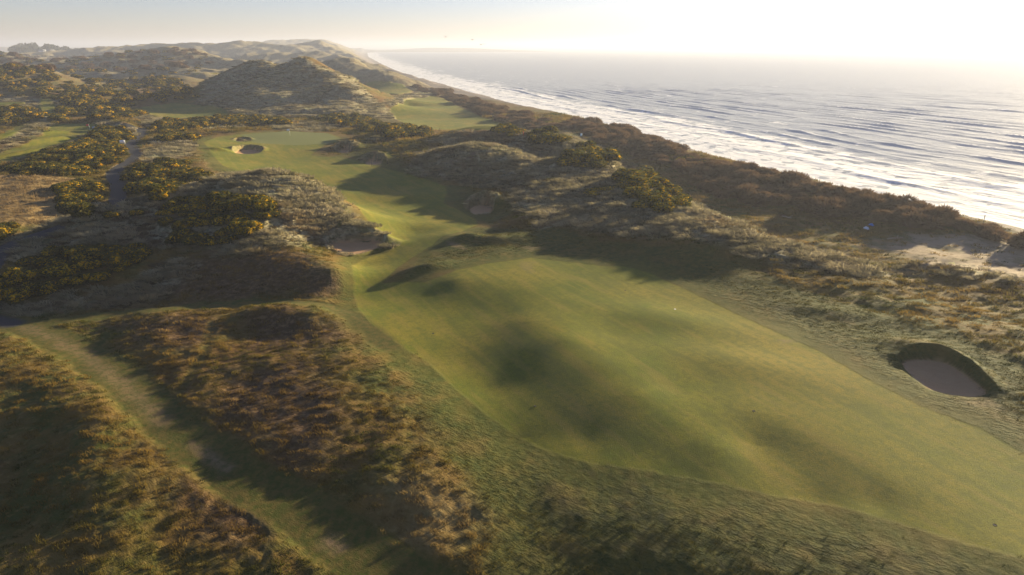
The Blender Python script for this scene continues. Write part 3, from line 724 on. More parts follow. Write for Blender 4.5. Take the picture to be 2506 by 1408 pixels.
    ob = mk('sea', VV[used], rm[F], m, attrs={'foam': ('FLOAT', foam.reshape(-1)[used])})
    tag(ob, kind='structure')
build_sea()

# ------------------------------------------------------------------ tufts of grass (stuff: nobody could count the blades)
def tuft_mesh(name, blades, rad, hgt, wid, lean, mat, seed, droop=.3):
    g = np.random.default_rng(seed); Vs, Fs = [], []
    for k in range(blades):
        a = g.uniform(0, 2 * math.pi); rr = rad * math.sqrt(g.uniform()); b = np.array([math.cos(a) * rr, math.sin(a) * rr, -.06 * hgt])
        out = g.uniform(0, 2 * math.pi) if rr < rad * .3 else a + g.normal(0, .6)
        hh = hgt * g.uniform(.55, 1.1) * (1 - .45 * rr / rad); ln = lean * g.uniform(.3, 1.3)
        d = np.array([math.cos(out), math.sin(out), 0]) * hh * ln + np.array([-.35, .12, 0]) * hh * lean
        sd = np.array([-math.sin(out + .8), math.cos(out + .8), 0]) * wid * g.uniform(.7, 1.3)
        m = b + d * .4 + np.array([0, 0, hh * .62]); t = b + d * 1.0 + np.array([0, 0, hh * (1 - droop * g.uniform(.3, 1.2))])
        o = len(Vs) * 1
        Vs += [b - sd, b + sd, m + sd * .8, m - sd * .8, t + sd * .15, t - sd * .15]
        o = len(Vs) - 6
        Fs += [[o, o + 1, o + 2, o + 3], [o + 3, o + 2, o + 4, o + 5]]
    return mk(name, Vs, Fs, mat, link=False)
def scatter(name, label, protos, P3, rotz, scl, col):
    """points carrying scale, turn and colour; one mesh instanced on each"""
    me = bpy.data.meshes.new(name); n = len(P3)
    me.vertices.add(n); me.vertices.foreach_set('co', np.asarray(P3, np.float32).ravel())
    for an, typ, key, dat in (('rot', 'FLOAT_VECTOR', 'vector', np.stack([np.zeros(n), np.zeros(n), rotz], -1)), ('scl', 'FLOAT_VECTOR', 'vector', scl), ('col', 'FLOAT_COLOR', 'color', np.concatenate([col, np.ones((n, 1))], 1))):
        at = me.attributes.new(an, typ, 'POINT'); at.data.foreach_set(key, np.asarray(dat, np.float32).ravel())
    at = me.attributes.new('pick', 'INT', 'POINT'); at.data.foreach_set('value', rng.integers(0, len(protos), n).astype(np.int32))
    me.update()
    o = bpy.data.objects.new(name, me); COL.objects.link(o)
    pc = bpy.data.collections.new(name + '_sources')
    for q in protos: pc.objects.link(q)
    gt = bpy.data.node_groups.new(name, 'GeometryNodeTree')
    gt.interface.new_socket('Geometry', in_out='INPUT', socket_type='NodeSocketGeometry'); gt.interface.new_socket('Geometry', in_out='OUTPUT', socket_type='NodeSocketGeometry')
    N, L = gt.nodes, gt.links
    gi, go = N.new('NodeGroupInput'), N.new('NodeGroupOutput'); ip = N.new('GeometryNodeInstanceOnPoints'); ci = N.new('GeometryNodeCollectionInfo')
    ci.inputs[0].default_value = pc; ci.inputs[1].default_value = True; ci.inputs[2].default_value = True
    ip.inputs['Pick Instance'].default_value = True
    def na(nm, dt):
        q = N.new('GeometryNodeInputNamedAttribute'); q.data_type = dt; q.inputs[0].default_value = nm; return q.outputs[0]
    L.new(gi.outputs[0], ip.inputs['Points']); L.new(ci.outputs[0], ip.inputs['Instance'])
    L.new(na('pick', 'INT'), ip.inputs['Instance Index']); L.new(na('rot', 'FLOAT_VECTOR'), ip.inputs['Rotation']); L.new(na('scl', 'FLOAT_VECTOR'), ip.inputs['Scale'])
    L.new(ip.outputs[0], go.inputs[0])
    md = o.modifiers.new('tufts', 'NODES'); md.node_group = gt
    return tag(o, label, 'grass', kind='stuff')

GRASS = leaf_mat('grass_blade', inst='col', trans=.4)
fine = [tuft_mesh('grass_tuft', 22, .5, .5, .03, .5, GRASS, 100 + k) for k in range(4)]
marr = [tuft_mesh('marram_tuft', 46, .5, .8, .032, .8, GRASS, 200 + k, .5) for k in range(4)]
tuss = [tuft_mesh('marram_tussock', 110, .45, .8, .022, .9, GRASS, 240 + k, .55) for k in range(3)]
gorse_zone = np.zeros(X.shape, np.float32)   # filled before the grass is sown (see bushes)
# ------------------------------------------------------------------ bushes
def lumps(g, n, spread, r0, r1, flat):
    c = []
    for k in range(n):
        a = g.uniform(0, 2 * math.pi); d = spread * math.sqrt(g.uniform(0, 1)); r = g.uniform(r0, r1)
        c.append((math.cos(a) * d, math.sin(a) * d, r * flat * g.uniform(.35, .8), r))
    return np.array(c)
def sprigs(g, c, n, size, flat, stretch, up=.0, spike=False, jit=.12, twist=.7):
    """leaf-sized faces standing on the lumps"""
    k = g.choice(len(c), n, p=c[:, 3] ** 2 / (c[:, 3] ** 2).sum())
    d = g.normal(0, 1, (n, 3)); d[:, 2] = np.abs(d[:, 2]) * (1 + up) - .25 * (1 - up); d /= np.linalg.norm(d, axis=1, keepdims=True)
    p = c[k, :3] + d * c[k, 3:4] * np.array([1, 1, flat]) * g.uniform(1 - jit, 1 + jit, (n, 1))
    ok = p[:, 2] > -.05
    for q in c: ok &= (((p - q[:3]) / np.array([1, 1, flat])) ** 2).sum(1) > (q[3] * .86) ** 2
    p, d = p[ok], d[ok]; n = len(p)
    u = np.cross(d, g.normal(0, 1, (n, 3))); u /= np.linalg.norm(u, axis=1, keepdims=True)
    v = np.cross(d, u) * (1 - twist) + d * twist; v /= np.linalg.norm(v, axis=1, keepdims=True)
    sz = size * g.uniform(.55, 1.35, (n, 1))
    if spike: quad = [p - u * sz * .35, p + u * sz * .35, p + v * sz * stretch + u * sz * .08, p + v * sz * stretch - u * sz * .08]
    else: quad = [p - u * sz - v * sz * .3, p + u * sz * .8 - v * sz * .4, p + u * sz * .6 + v * sz * stretch, p - u * sz * .7 + v * sz * stretch * .8]
    V = np.stack(quad, 1).reshape(-1, 3); F = np.arange(4 * n).reshape(n, 4)
    return V, F
def core(g, c, flat, k=.86):
    """rough dark inside of a bush, so that no light falls straight through"""
    parts = []
    nu, nv = 9, 5
    for q in c:
        V = [[0, 0, 1.0]]
        for j in range(1, nv + 1):
            ph = j / nv * 1.9
            for i in range(nu):
                t = 2 * math.pi * i / nu; V.append([math.sin(ph) * math.cos(t), math.sin(ph) * math.sin(t), math.cos(ph)])
        V = np.array(V) * q[3] * k * g.uniform(.85, 1.12, (len(V), 1)) * np.array([1, 1, flat]) + q[:3]
        F = [[0, 1 + i, 1 + (i + 1) % nu, 1 + (i + 1) % nu] for i in range(nu)]
        F = [[1 + j * nu + i, 1 + (j + 1) * nu + i, 1 + (j + 1) * nu + (i + 1) % nu, 1 + j * nu + (i + 1) % nu] for j in range(nv - 1) for i in range(nu)] + \
            [[1 + i, 1 + i, 1 + (i + 1) % nu, 0] for i in range(0)]
        F += [[0, 1 + i, 1 + (i + 1) % nu, 1 + nu + (i + 1) % nu] for i in range(0)]
        top = len(V)
        V = np.vstack([V, V[:1]])
        F += [[0, 1 + i, 1 + (i + 1) % nu, top] for i in range(nu)]
        parts.append((V, np.array(F)))
    return join(parts)
GF = leaf_mat('gorse_green', a=(.036, .046, .012), b=(.125, .112, .026), trans=.35, scale=.9)
GB = leaf_mat('gorse_blossom', a=(.78, .46, .012), b=(.92, .64, .03), trans=.48, scale=2)
SF = leaf_mat('scrub_twig', a=(.085, .055, .032), b=(.165, .105, .060), trans=.3, scale=.25)
GORSE = []
for k, (dens_, nl) in enumerate([(2.6, 9), (1.7, 8), (2.3, 11), (1.0, 9), (.45, 8), (3.6, 9)]):
    g = np.random.default_rng(300 + k); c = lumps(g, nl, .72, .38, .62, .85)
    f = mk('foliage', *join([core(g, c, .85), sprigs(g, c, 2400, .085, .85, 1.5, .3)]), GF, link=False)
    b = mk('blossom', *sprigs(g, c[np.argsort(-c[:, 2] - c[:, 3] + g.normal(0, .15, nl))[:max(2, int(nl * min(.85, .2 + .4 * dens_)))]], int(3600 * dens_), .042, .85, 1.4, 1.4, jit=.1, twist=.5), GB, link=False)
    GORSE.append((f, b))
SCRUB = []
for k in range(5):
    g = np.random.default_rng(400 + k); c = lumps(g, 8, .7, .4, .65, .9)
    SCRUB.append(mk('scrub_bush', *join([core(g, c, .9, .8), sprigs(g, c, 3200, .07, .9, 3.2, .45, spike=True, jit=.1, twist=.85)]), SF, link=False))
def fill_px(polyg, sp, n=6000, wmin=None, seed=1):
    """spots inside a patch, at least sp metres apart on the ground"""
    g = np.random.default_rng(seed); q = np.array(polyg, float); x0, y0 = q.min(0); x1, y1 = q.max(0)
    px = g.uniform(x0, x1, n); py = g.uniform(y0, y1, n); ins = np.zeros(n, bool); m = len(q)
    for i in range(m):
        (ax, ay), (bx, by) = q[i], q[(i + 1) % m]
        if ay != by: ins ^= ((ay > py) != (by > py)) & (px < (bx - ax) * (py - ay) / (by - ay) + ax)
    wx, wy = trace(px[ins], py[ins]); out = []
    for a, b in zip(wx, wy):
        if math.hypot(a, b) < 2000 and all((a - c) ** 2 + (b - d) ** 2 > sp * sp for c, d in out): out.append((a, b))
    return out
GPATCH = [  # polygon, spacing, bush radius, prototypes, label, group
 ([(30,415),(100,388),(150,372),(200,352),(250,332),(318,337),(322,352),(300,372),(312,395),(272,418),(200,428),(60,427)], 3.3, 2.6, (0,1,2,5), 'yellow flowering gorse bush in the wide thicket left of the winding path', 'gorse thicket left of the winding path'),
 ([(158,470),(190,442),(262,430),(272,455),(262,505),(205,528),(168,522)], 2.8, 2.3, (0,1,2,5), 'gorse bush in the block between the straw field and the path', 'gorse block beside the straw field'),
 ([(310,488),(322,432),(352,410),(440,398),(488,425),(498,440),(440,462),(380,478)], 3.0, 2.4, (1,2,0,3), 'dark gorse bush with yellow bloom right of the path bend', 'gorse right of the path bend'),
 ([(258,512),(300,505),(340,508),(335,530),(300,540),(265,535)], 2.4, 1.5, (3,1), 'small dark gorse bush on the shaded ridge above the path', 'small gorse on the shaded ridge'),
 ([(372,483),(398,480),(400,500),(374,500)], 2.4, 1.4, (3,), 'lone small gorse bush near the crest of the shaded ridge', 'lone ridge gorse'),
 ([(410,515),(450,490),(520,477),(590,490),(650,505),(678,530),(640,545),(600,565),(560,592),(500,605),(440,590),(420,560),(400,545)], 2.5, 1.9, (3,1,4,2,3), 'dark gorse bush on the face of the near left dune', 'gorse on the near left dune'),
 ([(0,705),(60,650),(150,618),(285,612),(345,600),(340,632),(285,672),(250,690),(150,722),(0,738)], 2.3, 1.8, (5,0,1,3,5), 'bright yellow gorse bush in the hollow below the near dune', 'gorse in the hollow below the dune'),
 ([(-10,560),(36,552),(40,575),(-10,585)], 2.6, 1.9, (1,2), 'gorse bush at the left edge beside the path end', 'gorse beside the path end'),
 ([(372,316),(420,302),(500,292),(600,292),(690,296),(690,304),(560,308),(470,318),(400,325)], 4.4, 3.1, (0,2,1), 'gorse bush in the strip behind the white-flag green', 'gorse strip behind the green'),
 ([(760,287),(810,288),(870,290),(940,308),(1000,314),(1050,325),(1030,337),(960,333),(880,314),(820,302)], 4.2, 3.0, (0,2,1), 'gorse bush in the belt between green and big dune', 'gorse belt under the big dune'),
 ([(392,345),(430,336),(470,340),(440,346)], 3.8, 2.2, (3,1), 'gorse bush on the pale bank left of the green', 'gorse on the pale bank'),
 ([(1298,332),(1335,322),(1380,333),(1375,348),(1320,352)], 3.0, 2.4, (4,3), 'dark green gorse bush on the right hand knoll by the tee', 'dark gorse on the knoll'),
 ([(1366,398),(1400,380),(1450,386),(1485,404),(1460,414),(1400,412)], 2.6, 2.2, (5,0), 'golden gorse bush on the dune above the fairway bunker', 'golden gorse on the right dune'),
 ([(1425,355),(1462,368),(1495,400),(1480,402),(1440,375)], 3.0, 2.0, (3,1), 'olive gorse bush on the seaward crest of the right dune', 'olive gorse on the seaward crest'),
 ([(1505,462),(1540,432),(1585,424),(1640,468),(1672,498),(1620,518),(1570,500),(1530,478)], 2.6, 2.1, (1,2,3,0), 'gorse bush capping the pointed dune beside the slack', 'gorse on the pointed dune'),
 ([(1462,475),(1500,462),(1505,470),(1470,482)], 2.2, 1.3, (0,), 'small gorse bush left of the pointed dune', 'small gorse left of the pointed dune'),
 ([(1205,318),(1240,312),(1268,328),(1255,334)], 3.2, 2.2, (0,2), 'gorse bush beside the brown heather dome', 'gorse beside the heather dome'),
 ([(0,268),(50,256),(70,270),(75,292),(55,302),(0,304)], 5.6, 3.3, (0,1,2), 'gorse bush at the far left beyond the pale banks', 'far left gorse'),
 ([(95,272),(150,262),(172,292),(130,302),(98,292)], 5.2, 3.1, (0,1,2), 'gorse bush between the two mown glades at far left', 'gorse between the far glades'),
 ([(250,328),(290,306),(330,326),(335,340),(300,344)], 3.6, 2.4, (0,1,3), 'gorse bush under the pale bank by the path fork', 'gorse by the path fork'),
 ([(1655,402),(1690,394),(1742,406),(1730,414),(1680,410)], 3.6, 1.9, (0,2), 'yellow gorse bush among the brown seaside scrub', 'gorse in the seaside scrub')]
bush_spots = []; gorse_rest = []
def place_gorse():
    todo = []
    for pi, (pg, sp, rad, pr, label, grp) in enumerate(GPATCH):
        for x, y in fill_px(pg, sp, seed=500 + pi):
            r = rad * rng.uniform(.65, 1.2)
            if sample(dpath, x, y) < 1.9 + .75 * r or sample(fair, x, y) > .3: continue
            lv = float(vnoise(x / (3.2 * r), y / (3.2 * r), 95)) + rng.normal(0, .12)      # bloom comes in drifts
            pk = pr[rng.integers(len(pr))] if abs(lv) < .06 else (5, 0, 2)[rng.integers(3)] if lv > 0 and max(pr[:2]) != 4 else (3, 4, 1)[rng.integers(3)]
            todo.append((r / math.hypot(x, y), x, y, r, pk, label, grp))
    todo.sort(key=lambda q: -q[0])
    for i, (_, x, y, r, pk, label, grp) in enumerate(todo):
        bush_spots.append((x, y, r))
        if i >= 296: gorse_rest.append((x, y)); continue
        e = empty('gorse_bush', (x, y, float(ground(x, y)) - .12 * r), rng.uniform(0, 6.28))
        e.scale = (r, r * rng.uniform(.85, 1.15), r * rng.uniform(.55, 1.0))
        tag(e, label, 'gorse bush', grp)
        for src in GORSE[pk]:
            q = src.copy(); COL.objects.link(q); q.parent = e
SCRUB_POLY = [(1395,300),(1440,301),(1520,316),(1600,342),(1720,395),(1880,425),(1950,453),(2150,493),(2300,541),(2506,584),(2620,606),(2600,614),(2480,598),(2350,566),(2200,544),(2000,525),(1850,502),(1740,478),(1690,430),(1620,395),(1540,385),(1470,352),(1430,330),(1400,318)]
SCRUB_FAR = [(1000,214),(1060,216),(1130,238),(1200,258),(1330,296),(1395,300),(1400,318),(1300,318),(1240,300),(1150,265),(1080,238)]
def place_scrub():
    k = 0
    for x, y in fill_px(SCRUB_POLY, 4.3, 9000, seed=601):
        k += 1
        if k > 290: break
        z = float(ground(x, y)); r = 3.0 * rng.uniform(.7, 1.25)
        o = SCRUB[rng.integers(len(SCRUB))].copy(); COL.objects.link(o); o.name = 'scrub_bush'
        o.location = (x, y, z - .1 * r); o.rotation_euler = (0, 0, rng.uniform(0, 6.28)); o.scale = (r, r * rng.uniform(.85, 1.15), r * rng.uniform(.62, .95))
        tag(o, 'brown leafless scrub bush in the thicket between slack and shore', 'scrub bush', 'brown scrub along the shore'); bush_spots.append((x, y, r))
    # rim of the bank, which carries the thicket's outline against the water
    print('scrub', k, 'gorse', len(bush_spots) - k)
place_gorse(); place_scrub()
# ground under the bushes carries no tufts
bt, bs = warp(np.array([b[0] for b in bush_spots]), np.array([b[1] for b in bush_spots]))
for (x, y, r), t, q in zip(bush_spots, bt, bs):
    d = r / math.hypot(x, y)
    i0, i1 = np.searchsorted(th, t - d), np.searchsorted(th, t + d); j0, j1 = np.searchsorted(s, q - d), np.searchsorted(s, q + d)
    gorse_zone[j0:j1, i0:i1] = np.maximum(gorse_zone[j0:j1, i0:i1], (np.hypot(TH[j0:j1, i0:i1] - t, S[j0:j1, i0:i1] - q) < d * .9))
def stuff_bushes(name, label, cat, protos, spots, rad, tilt=0):
    P3 = np.array([(x, y, float(ground(x, y)) - .15 * rad) for x, y in spots]); n = len(P3)
    k = rad * rng.uniform(.6, 1.3, n)
    o = scatter(name, label, protos, P3, rng.uniform(0, 6.28, n), np.stack([k, k, k * rng.uniform(.55, .9, n)], -1), np.zeros((n, 3)))
    o['category'] = cat
GFAR = []
for k in range(3):
    f, b = GORSE[k]
    me = f.data.copy(); o2 = bpy.data.objects.new('far_gorse', me)
    fb = f.data, b.data
    Vs = [np.array([v.co[:] for v in m_.vertices]) for m_ in fb]; Fs = [np.array([p.vertices[:] for p in m_.polygons]) for m_ in fb]
    V_, F_ = join(list(zip(Vs, Fs))); o2 = mk('far_gorse', V_, F_, GF, link=False); o2.data.materials.append(GB)
    mi = np.zeros(len(F_), np.int32); mi[len(Fs[0]):] = 1; o2.data.polygons.foreach_set('material_index', mi); GFAR.append(o2)
hill = fill_px([(-60,168),(30,163),(110,166),(200,212),(300,240),(320,262),(250,285),(180,288),(150,258),(120,232),(90,236),(0,240),(-60,240)], 7.2, 4000, seed=701)
hill += fill_px([(210,200),(300,192),(400,187),(450,205),(480,240),(440,248),(340,252),(300,240),(240,222)], 7, 3000, seed=702)
hill += fill_px([(0,165),(300,178),(480,168),(500,172),(480,180),(420,183),(200,196),(100,162)], 13, 2500, seed=703)
hill += fill_px([(240,265),(330,272),(350,285),(280,290),(250,282)], 5, 1000, seed=704)
stuff_bushes('gorse_scrub', 'gorse scrub covering the far hills at left', 'gorse scrub', GFAR, hill, 3.3)
if gorse_rest: stuff_bushes('gorse_thicket', 'small distant gorse filling out the thickets round the green', 'gorse scrub', GFAR, gorse_rest, 2.9)
stuff_bushes('shore_scrub', 'low brown scrub along the far shore bank', 'scrub', SCRUB, fill_px(SCRUB_FAR, 5.5, 5000, seed=705), 3.2)
dark_hill = fill_px([(0,135),(130,138),(290,130),(420,116),(490,126),(520,160),(400,175),(0,172)], 11, 5000, seed=706)
stuff_bushes('hill_scrub', 'dark scrub and heather over the distant dune hills', 'scrub', GFAR[1:2] + SCRUB[:2], dark_hill, 4.2)

def sow(step, r0, r1, mask, smin, keepmax=1.0):
    t = np.arange(R(-46), R(46), step); q = np.arange(math.log(r0), math.log(r1), step)
    T, S2 = np.meshgrid(t, q)
    T = (T + rng.uniform(-.5, .5, T.shape) * step).ravel(); S2 = (S2 + rng.uniform(-.5, .5, S2.shape) * step).ravel()
    r = np.exp(S2); x, y = np.sin(T) * r, np.cos(T) * r
    mk_ = sample(mask, x, y)
    pr = np.minimum(1, (r * step / smin) ** 2) * keepmax
    k = rng.uniform(size=len(r)) < mk_ * pr
    x, y, r = x[k], y[k], r[k]
    return x, y, r, np.maximum(smin, r * step)
def lerp(a, b, t): return np.asarray(a)[None] * (1 - t[:, None]) + np.asarray(b)[None] * t[:, None]
def sow_all():
    wildm = rough * land * (.25 + .75 * sst(.5, 7, F_EDGE)) * (1 - .5 * semi) * (1 - .85 * gorse_zone) * (1 - slacksand)
    # short mixed rough
    x, y, r, sz = sow(.0046, 22, 330, wildm * (1 - .85 * marram), .3)
    n1 = fbm(x, y, 14, 3, 71); n2 = vnoise(x / 3, y / 3, 72); n3 = rng.normal(0, 1, len(x))
    st, br, sm = sample(straw, x, y), sample(brown, x, y), sample(semi, x, y)
    c = lerp((.085, .10, .016), (.31, .205, .05), np.clip(.5 + 1.1 * n1 + .7 * n2 + .15 * n3, 0, 1))
    c = c * (1 - st[:, None]) + st[:, None] * lerp((.30, .20, .09), (.40, .30, .15), np.clip(.5 + n2 + .2 * n3, 0, 1))
    c = c * (1 - .8 * br[:, None]) + .8 * br[:, None] * lerp((.12, .07, .022), (.34, .22, .075), np.clip(.4 + 1.2 * n2 + .25 * n3, 0, 1))
    c = c * (1 - .8 * sm[:, None]) + .8 * sm[:, None] * lerp((.045, .068, .007), (.165, .15, .024), np.clip(.5 + n2 + .2 * n3, 0, 1))
    c = np.clip(.64 * c * (1 + .12 * n3[:, None]), .01, .6)
    gap = rng.uniform(size=len(x)) < np.clip(.42 + .45 * sm + (1 - .7 * sm) * (1.5 * vnoise(x / 1.3, y / .8, 80) + .8 * vnoise(x / .6, y / .45, 81)), .06, 1)
    x, y, r, sz, c, n2, sm = x[gap], y[gap], r[gap], sz[gap], c[gap], n2[gap], sm[gap]; soft_ = 1 - .75 * sm
    z = ground(x, y); clump = np.clip(.85 + soft_ * (1.4 * vnoise(x / 1.1, y / .8, 78) + .5 * n2), .3, 1.8)
    k = sz * rng.uniform(1.3, 2.1, len(x)) * (.6 + .4 * clump)
    fe = sst(0, 8, sample(F_EDGE, x, y)); k = k * (.55 + .45 * fe)
    hh = k * (.45 + .55 * fe) * (1 - .55 * sm) * rng.uniform(.7, 1.2, len(x)) * clump
    scatter('rough_grass', 'short rough grass in gold, green and russet tufts over the humps', fine, np.stack([x, y, z], -1), rng.uniform(-.5, .5, len(x)) - .3, np.stack([k * 1.3, k * .8, hh], -1), c)
    # tall pale marram
    x, y, r, sz = sow(.0062, 30, 470, wildm * marram, .62)
    n2 = vnoise(x / 3.5, y / 3.5, 74); n3 = rng.normal(0, 1, len(x)); n1 = fbm(x, y, 16, 2, 75); br = sample(brown, x, y)
    c = lerp((.17, .165, .085), (.50, .43, .26), np.clip(.5 + 1.0 * n2 + .2 * n3, 0, 1))
    c = c * (1 - .6 * np.clip(n1 * 2 - .1, 0, 1)[:, None]) + .6 * np.clip(n1 * 2 - .1, 0, 1)[:, None] * np.array([[.22, .14, .075]])
    c = c * (1 - .7 * br[:, None]) + .7 * br[:, None] * lerp((.14, .085, .045), (.30, .21, .12), np.clip(.4 + n2 + .25 * n3, 0, 1))
    c = c * np.clip(.78 + 1.1 * fbm(x, y, 26, 3, 84), .42, 1.2)[:, None]
    c = np.clip(c * (1 + .12 * n3[:, None]), .01, .6)
    keep_ = rng.uniform(size=len(x)) < np.clip(.75 + .9 * n2, .15, 1)
    x, y, sz, c, r = x[keep_], y[keep_], sz[keep_], c[keep_], r[keep_]
    z = ground(x, y); big_ = np.clip(.8 + 1.2 * vnoise(x / 2.2, y / 1.8, 79), .35, 1.7); k = np.minimum(sz * rng.uniform(1.0, 2.0, len(x)), 2.4) * (.55 + .45 * big_); hh = np.clip(k * rng.uniform(.6, 1.0, len(x)) * big_, .3, 1.5)
    scatter('marram_grass', 'tall pale marram grass covering the dune ridges', marr, np.stack([x, y, z], -1), rng.uniform(-.45, .45, len(x)) + .35, np.stack([k * 1.5, k * .75, hh], -1), c)
    # big single tussocks standing out of the marram, pale and combed by the wind
    x, y, r, sz = sow(.0105, 45, 470, np.clip(marram * 1.2, 0, 1) * rough * land * (1 - gorse_zone) * (1 - slacksand), 1.1)
    n2 = fbm(x, y, 9, 2, 82); kp = rng.uniform(size=len(x)) < np.clip(.45 + 1.3 * n2, .05, .95); x, y, sz, n2 = x[kp], y[kp], sz[kp], n2[kp]
    br = sample(brown, x, y); c = lerp((.22, .20, .11), (.52, .44, .27), np.clip(.5 + .9 * vnoise(x / 5, y / 5, 83) + rng.normal(0, .18, len(x)), 0, 1))
    c = c * (1 - .5 * br[:, None]) + .5 * br[:, None] * np.array([[.27, .18, .09]])
    k = np.minimum(sz * rng.uniform(1.2, 2.2, len(x)), rng.uniform(1.8, 3.0, len(x))); hh = np.clip(k * rng.uniform(.5, .9, len(x)), .6, 1.7)
    scatter('marram_tussocks', 'big pale marram tussocks standing out on the dunes', tuss, np.stack([x, y, ground(x, y)], -1), rng.uniform(-.4, .4, len(x)) + .35, np.stack([k * 1.35, k * .75, hh], -1), c)
sow_all()
# ------------------------------------------------------------------ small things
WHITE = flat_mat('white_paint', (.8, .8, .8), .5, .03); RED = flat_mat('red_cloth', (.75, .06, .04), .7); DARK = flat_mat('dark_wood', (.05, .04, .035)); BLUE = flat_mat('blue_sheet', (.05, .16, .5), .45)
PALE = flat_mat('pale_sheet', (.62, .70, .82), .5); WOOD = flat_mat('grey_wood', (.30, .24, .18)); BARK = flat_mat('bark', (.09, .065, .045)); GREY = flat_mat('gull_grey', (.30, .31, .33)); LIGHTBLUE = flat_mat('light_blue_paint', (.45, .68, .85), .5)
def spot(px, py):
    x, y = trace(px, py); x, y = float(x[0]), float(y[0]); return x, y, float(ground(x, y))
def flag(px, py, h, cloth, label):
    e = empty('golf_flag', spot(px, py)); tag(e, label, 'golf flag')
    v, f = tube([(0, 0, -.2), (0, 0, h)], [.035, .02]); mk('pole', v, f, WHITE, e)
    n = 8; V = []
    for i in range(n + 1):
        for zz in (0, .62): V.append((-.95 * i / n, .10 * math.sin(i * 1.2) * i / n, h - .04 - zz - .12 * i / n))
    F = [[2 * i, 2 * i + 1, 2 * i + 3, 2 * i + 2] for i in range(n)]
    o = mk('flag_cloth', V, F, cloth, e); sm = o.modifiers.new('thick', 'SOLIDIFY'); sm.thickness = .012
flag(710, 333, 2.3, WHITE, 'white flag on a pole standing on the large far green')
flag(220, 320, 2.3, RED, 'red flag on a pole standing on the small left green')
def sign(px, py, w_, h_, up, m, label):
    e = empty('sign', spot(px, py), R(10)); tag(e, label, 'sign')
    v, f = box(0, 0, up + h_ / 2, w_, .05, h_); mk('board', v, f, m, e, smooth=False)
    for sx in (-.35, .35): v, f = box(sx * w_, .055, (up + h_ * .9) / 2 - .15, .07, .06, up + h_ * .9 + .3); mk('post', v, f, WOOD, e, smooth=False)
sign(301, 356, 1.5, 1.0, .5, WHITE, 'white board on two posts between gorse and the winding path')
sign(1422, 337, .7, .9, .3, LIGHTBLUE, 'pale blue marker board at the end of the seaside tee')
def post(px, py, h, label, m=DARK, grp=None):
    e = empty('marker_post', spot(px, py)); tag(e, label, 'post', grp)
    v, f = tube([(0, 0, -.2), (0, 0, h)], [.07, .06]); mk('shaft', v, f, m, e)
    v, f = tube([(0, 0, h), (0, 0, h + .09)], [.085, .05]); mk('cap', v, f, m, e)
post(910, 408, 1.6, 'dark thin post in front of the small bunker by the right slope')
post(948, 402, 1.9, 'dark post on the green slope right of the small bunker')
post(850, 379, 1.2, 'dark short post on the near lip of the round greenside bunker')
post(1281, 333, 1.3, 'dark red post on the tee path beside the knoll', RED)
post(2404, 556, 2.2, 'dark post sticking up from the shore scrub at right')
def sheet(px, py, sx, sy, m, label, name):
    x, y, z = spot(px, py); g = np.random.default_rng(int(px)); n = 9; V = []
    for j in range(n):
        for i in range(n):
            u, v_ = (i / (n - 1) - .5), (j / (n - 1) - .5)
            V.append((u * sx * (1 - .5 * abs(v_)), v_ * sy * (1 - .4 * abs(u)), .15 + .7 * max(0, .25 - u * u - v_ * v_) * 2 + g.uniform(-.06, .06)))
    F = [[j * n + i, j * n + i + 1, (j + 1) * n + i + 1, (j + 1) * n + i] for j in range(n - 1) for i in range(n - 1)]
    o = mk(name, V, F, m); o.location = (x, y, z); o.rotation_euler = (.12, 0, R(30)); sm = o.modifiers.new('thick', 'SOLIDIFY'); sm.thickness = .03
    tag(o, label, 'plastic sheet')
sheet(2120, 561, 1.0, 1.2, PALE, 'pale crumpled sheet lying on the slack below the blue one', 'plastic_sheet')
sheet(2132, 554, .9, 1.1, BLUE, 'bright blue crumpled sheet lying at the foot of the scrub', 'plastic_sheet')
def log(px, py, L_, rot, label, name='driftwood_log'):
    x, y, z = spot(px, py); v, f = tube([(-L_ / 2, 0, .12), (-L_ / 6, .08, .2), (L_ / 5, .02, .16), (L_ / 2, -.12, .3)], [.13, .12, .1, .05])
    v2, f2 = tube([(L_ / 8, 0, .2), (L_ / 4, .35, .5), (L_ / 3, .6, .62)], [.07, .05, .03]); o = mk(name, *join([(v, f), (v2, f2)]), WOOD)
    o.location = (x, y, z); o.rotation_euler = (0, 0, R(rot)); tag(o, label, 'log')
log(1926, 534, 2.6, -60, 'grey driftwood log on the grassy slack by the brown scrub')
log(2190, 586, 3.0, 8, 'long pale driftwood pole lying on the bare sandy slack')
# covers let into the fairway
def cover(px, py, m, label, name='sprinkler_cover', cat='sprinkler cover', r=.13):
    x, y, z = spot(px, py); n = 16; V = []; F = []
    for q, zz in ((r, -.03), (r, .008), (r * .82, .014), (r * .8, .008), (.02, .008)):
        for k in range(n): V.append((q * math.cos(2 * math.pi * k / n), q * math.sin(2 * math.pi * k / n), zz))
    for j in range(4):
        for k in range(n): F.append([j * n + k, j * n + (k + 1) % n, (j + 1) * n + (k + 1) % n, (j + 1) * n + k])
    o = mk(name, V, F, m); o.location = (x, y, z); tag(o, label, cat)
COVER = flat_mat('black_rubber', (.02, .02, .018), 1.0)
cover(1060, 815, COVER, 'small dark sprinkler cover close to the left mown edge of the near fairway')
cover(1310, 995, COVER, 'small dark sprinkler cover in the shaded dip of the near fairway')
cover(1530, 710, COVER, 'small dark sprinkler cover at the far end of the near fairway')
cover(1845, 1005, COVER, 'small dark sprinkler cover in mid fairway left of the big right bunker')
cover(2435, 1285, COVER, 'small dark sprinkler cover near the lower right corner of the fairway')
cover(1652, 757, WHITE, 'small white distance disc set in the near fairway', 'distance_marker', 'distance marker', .12)
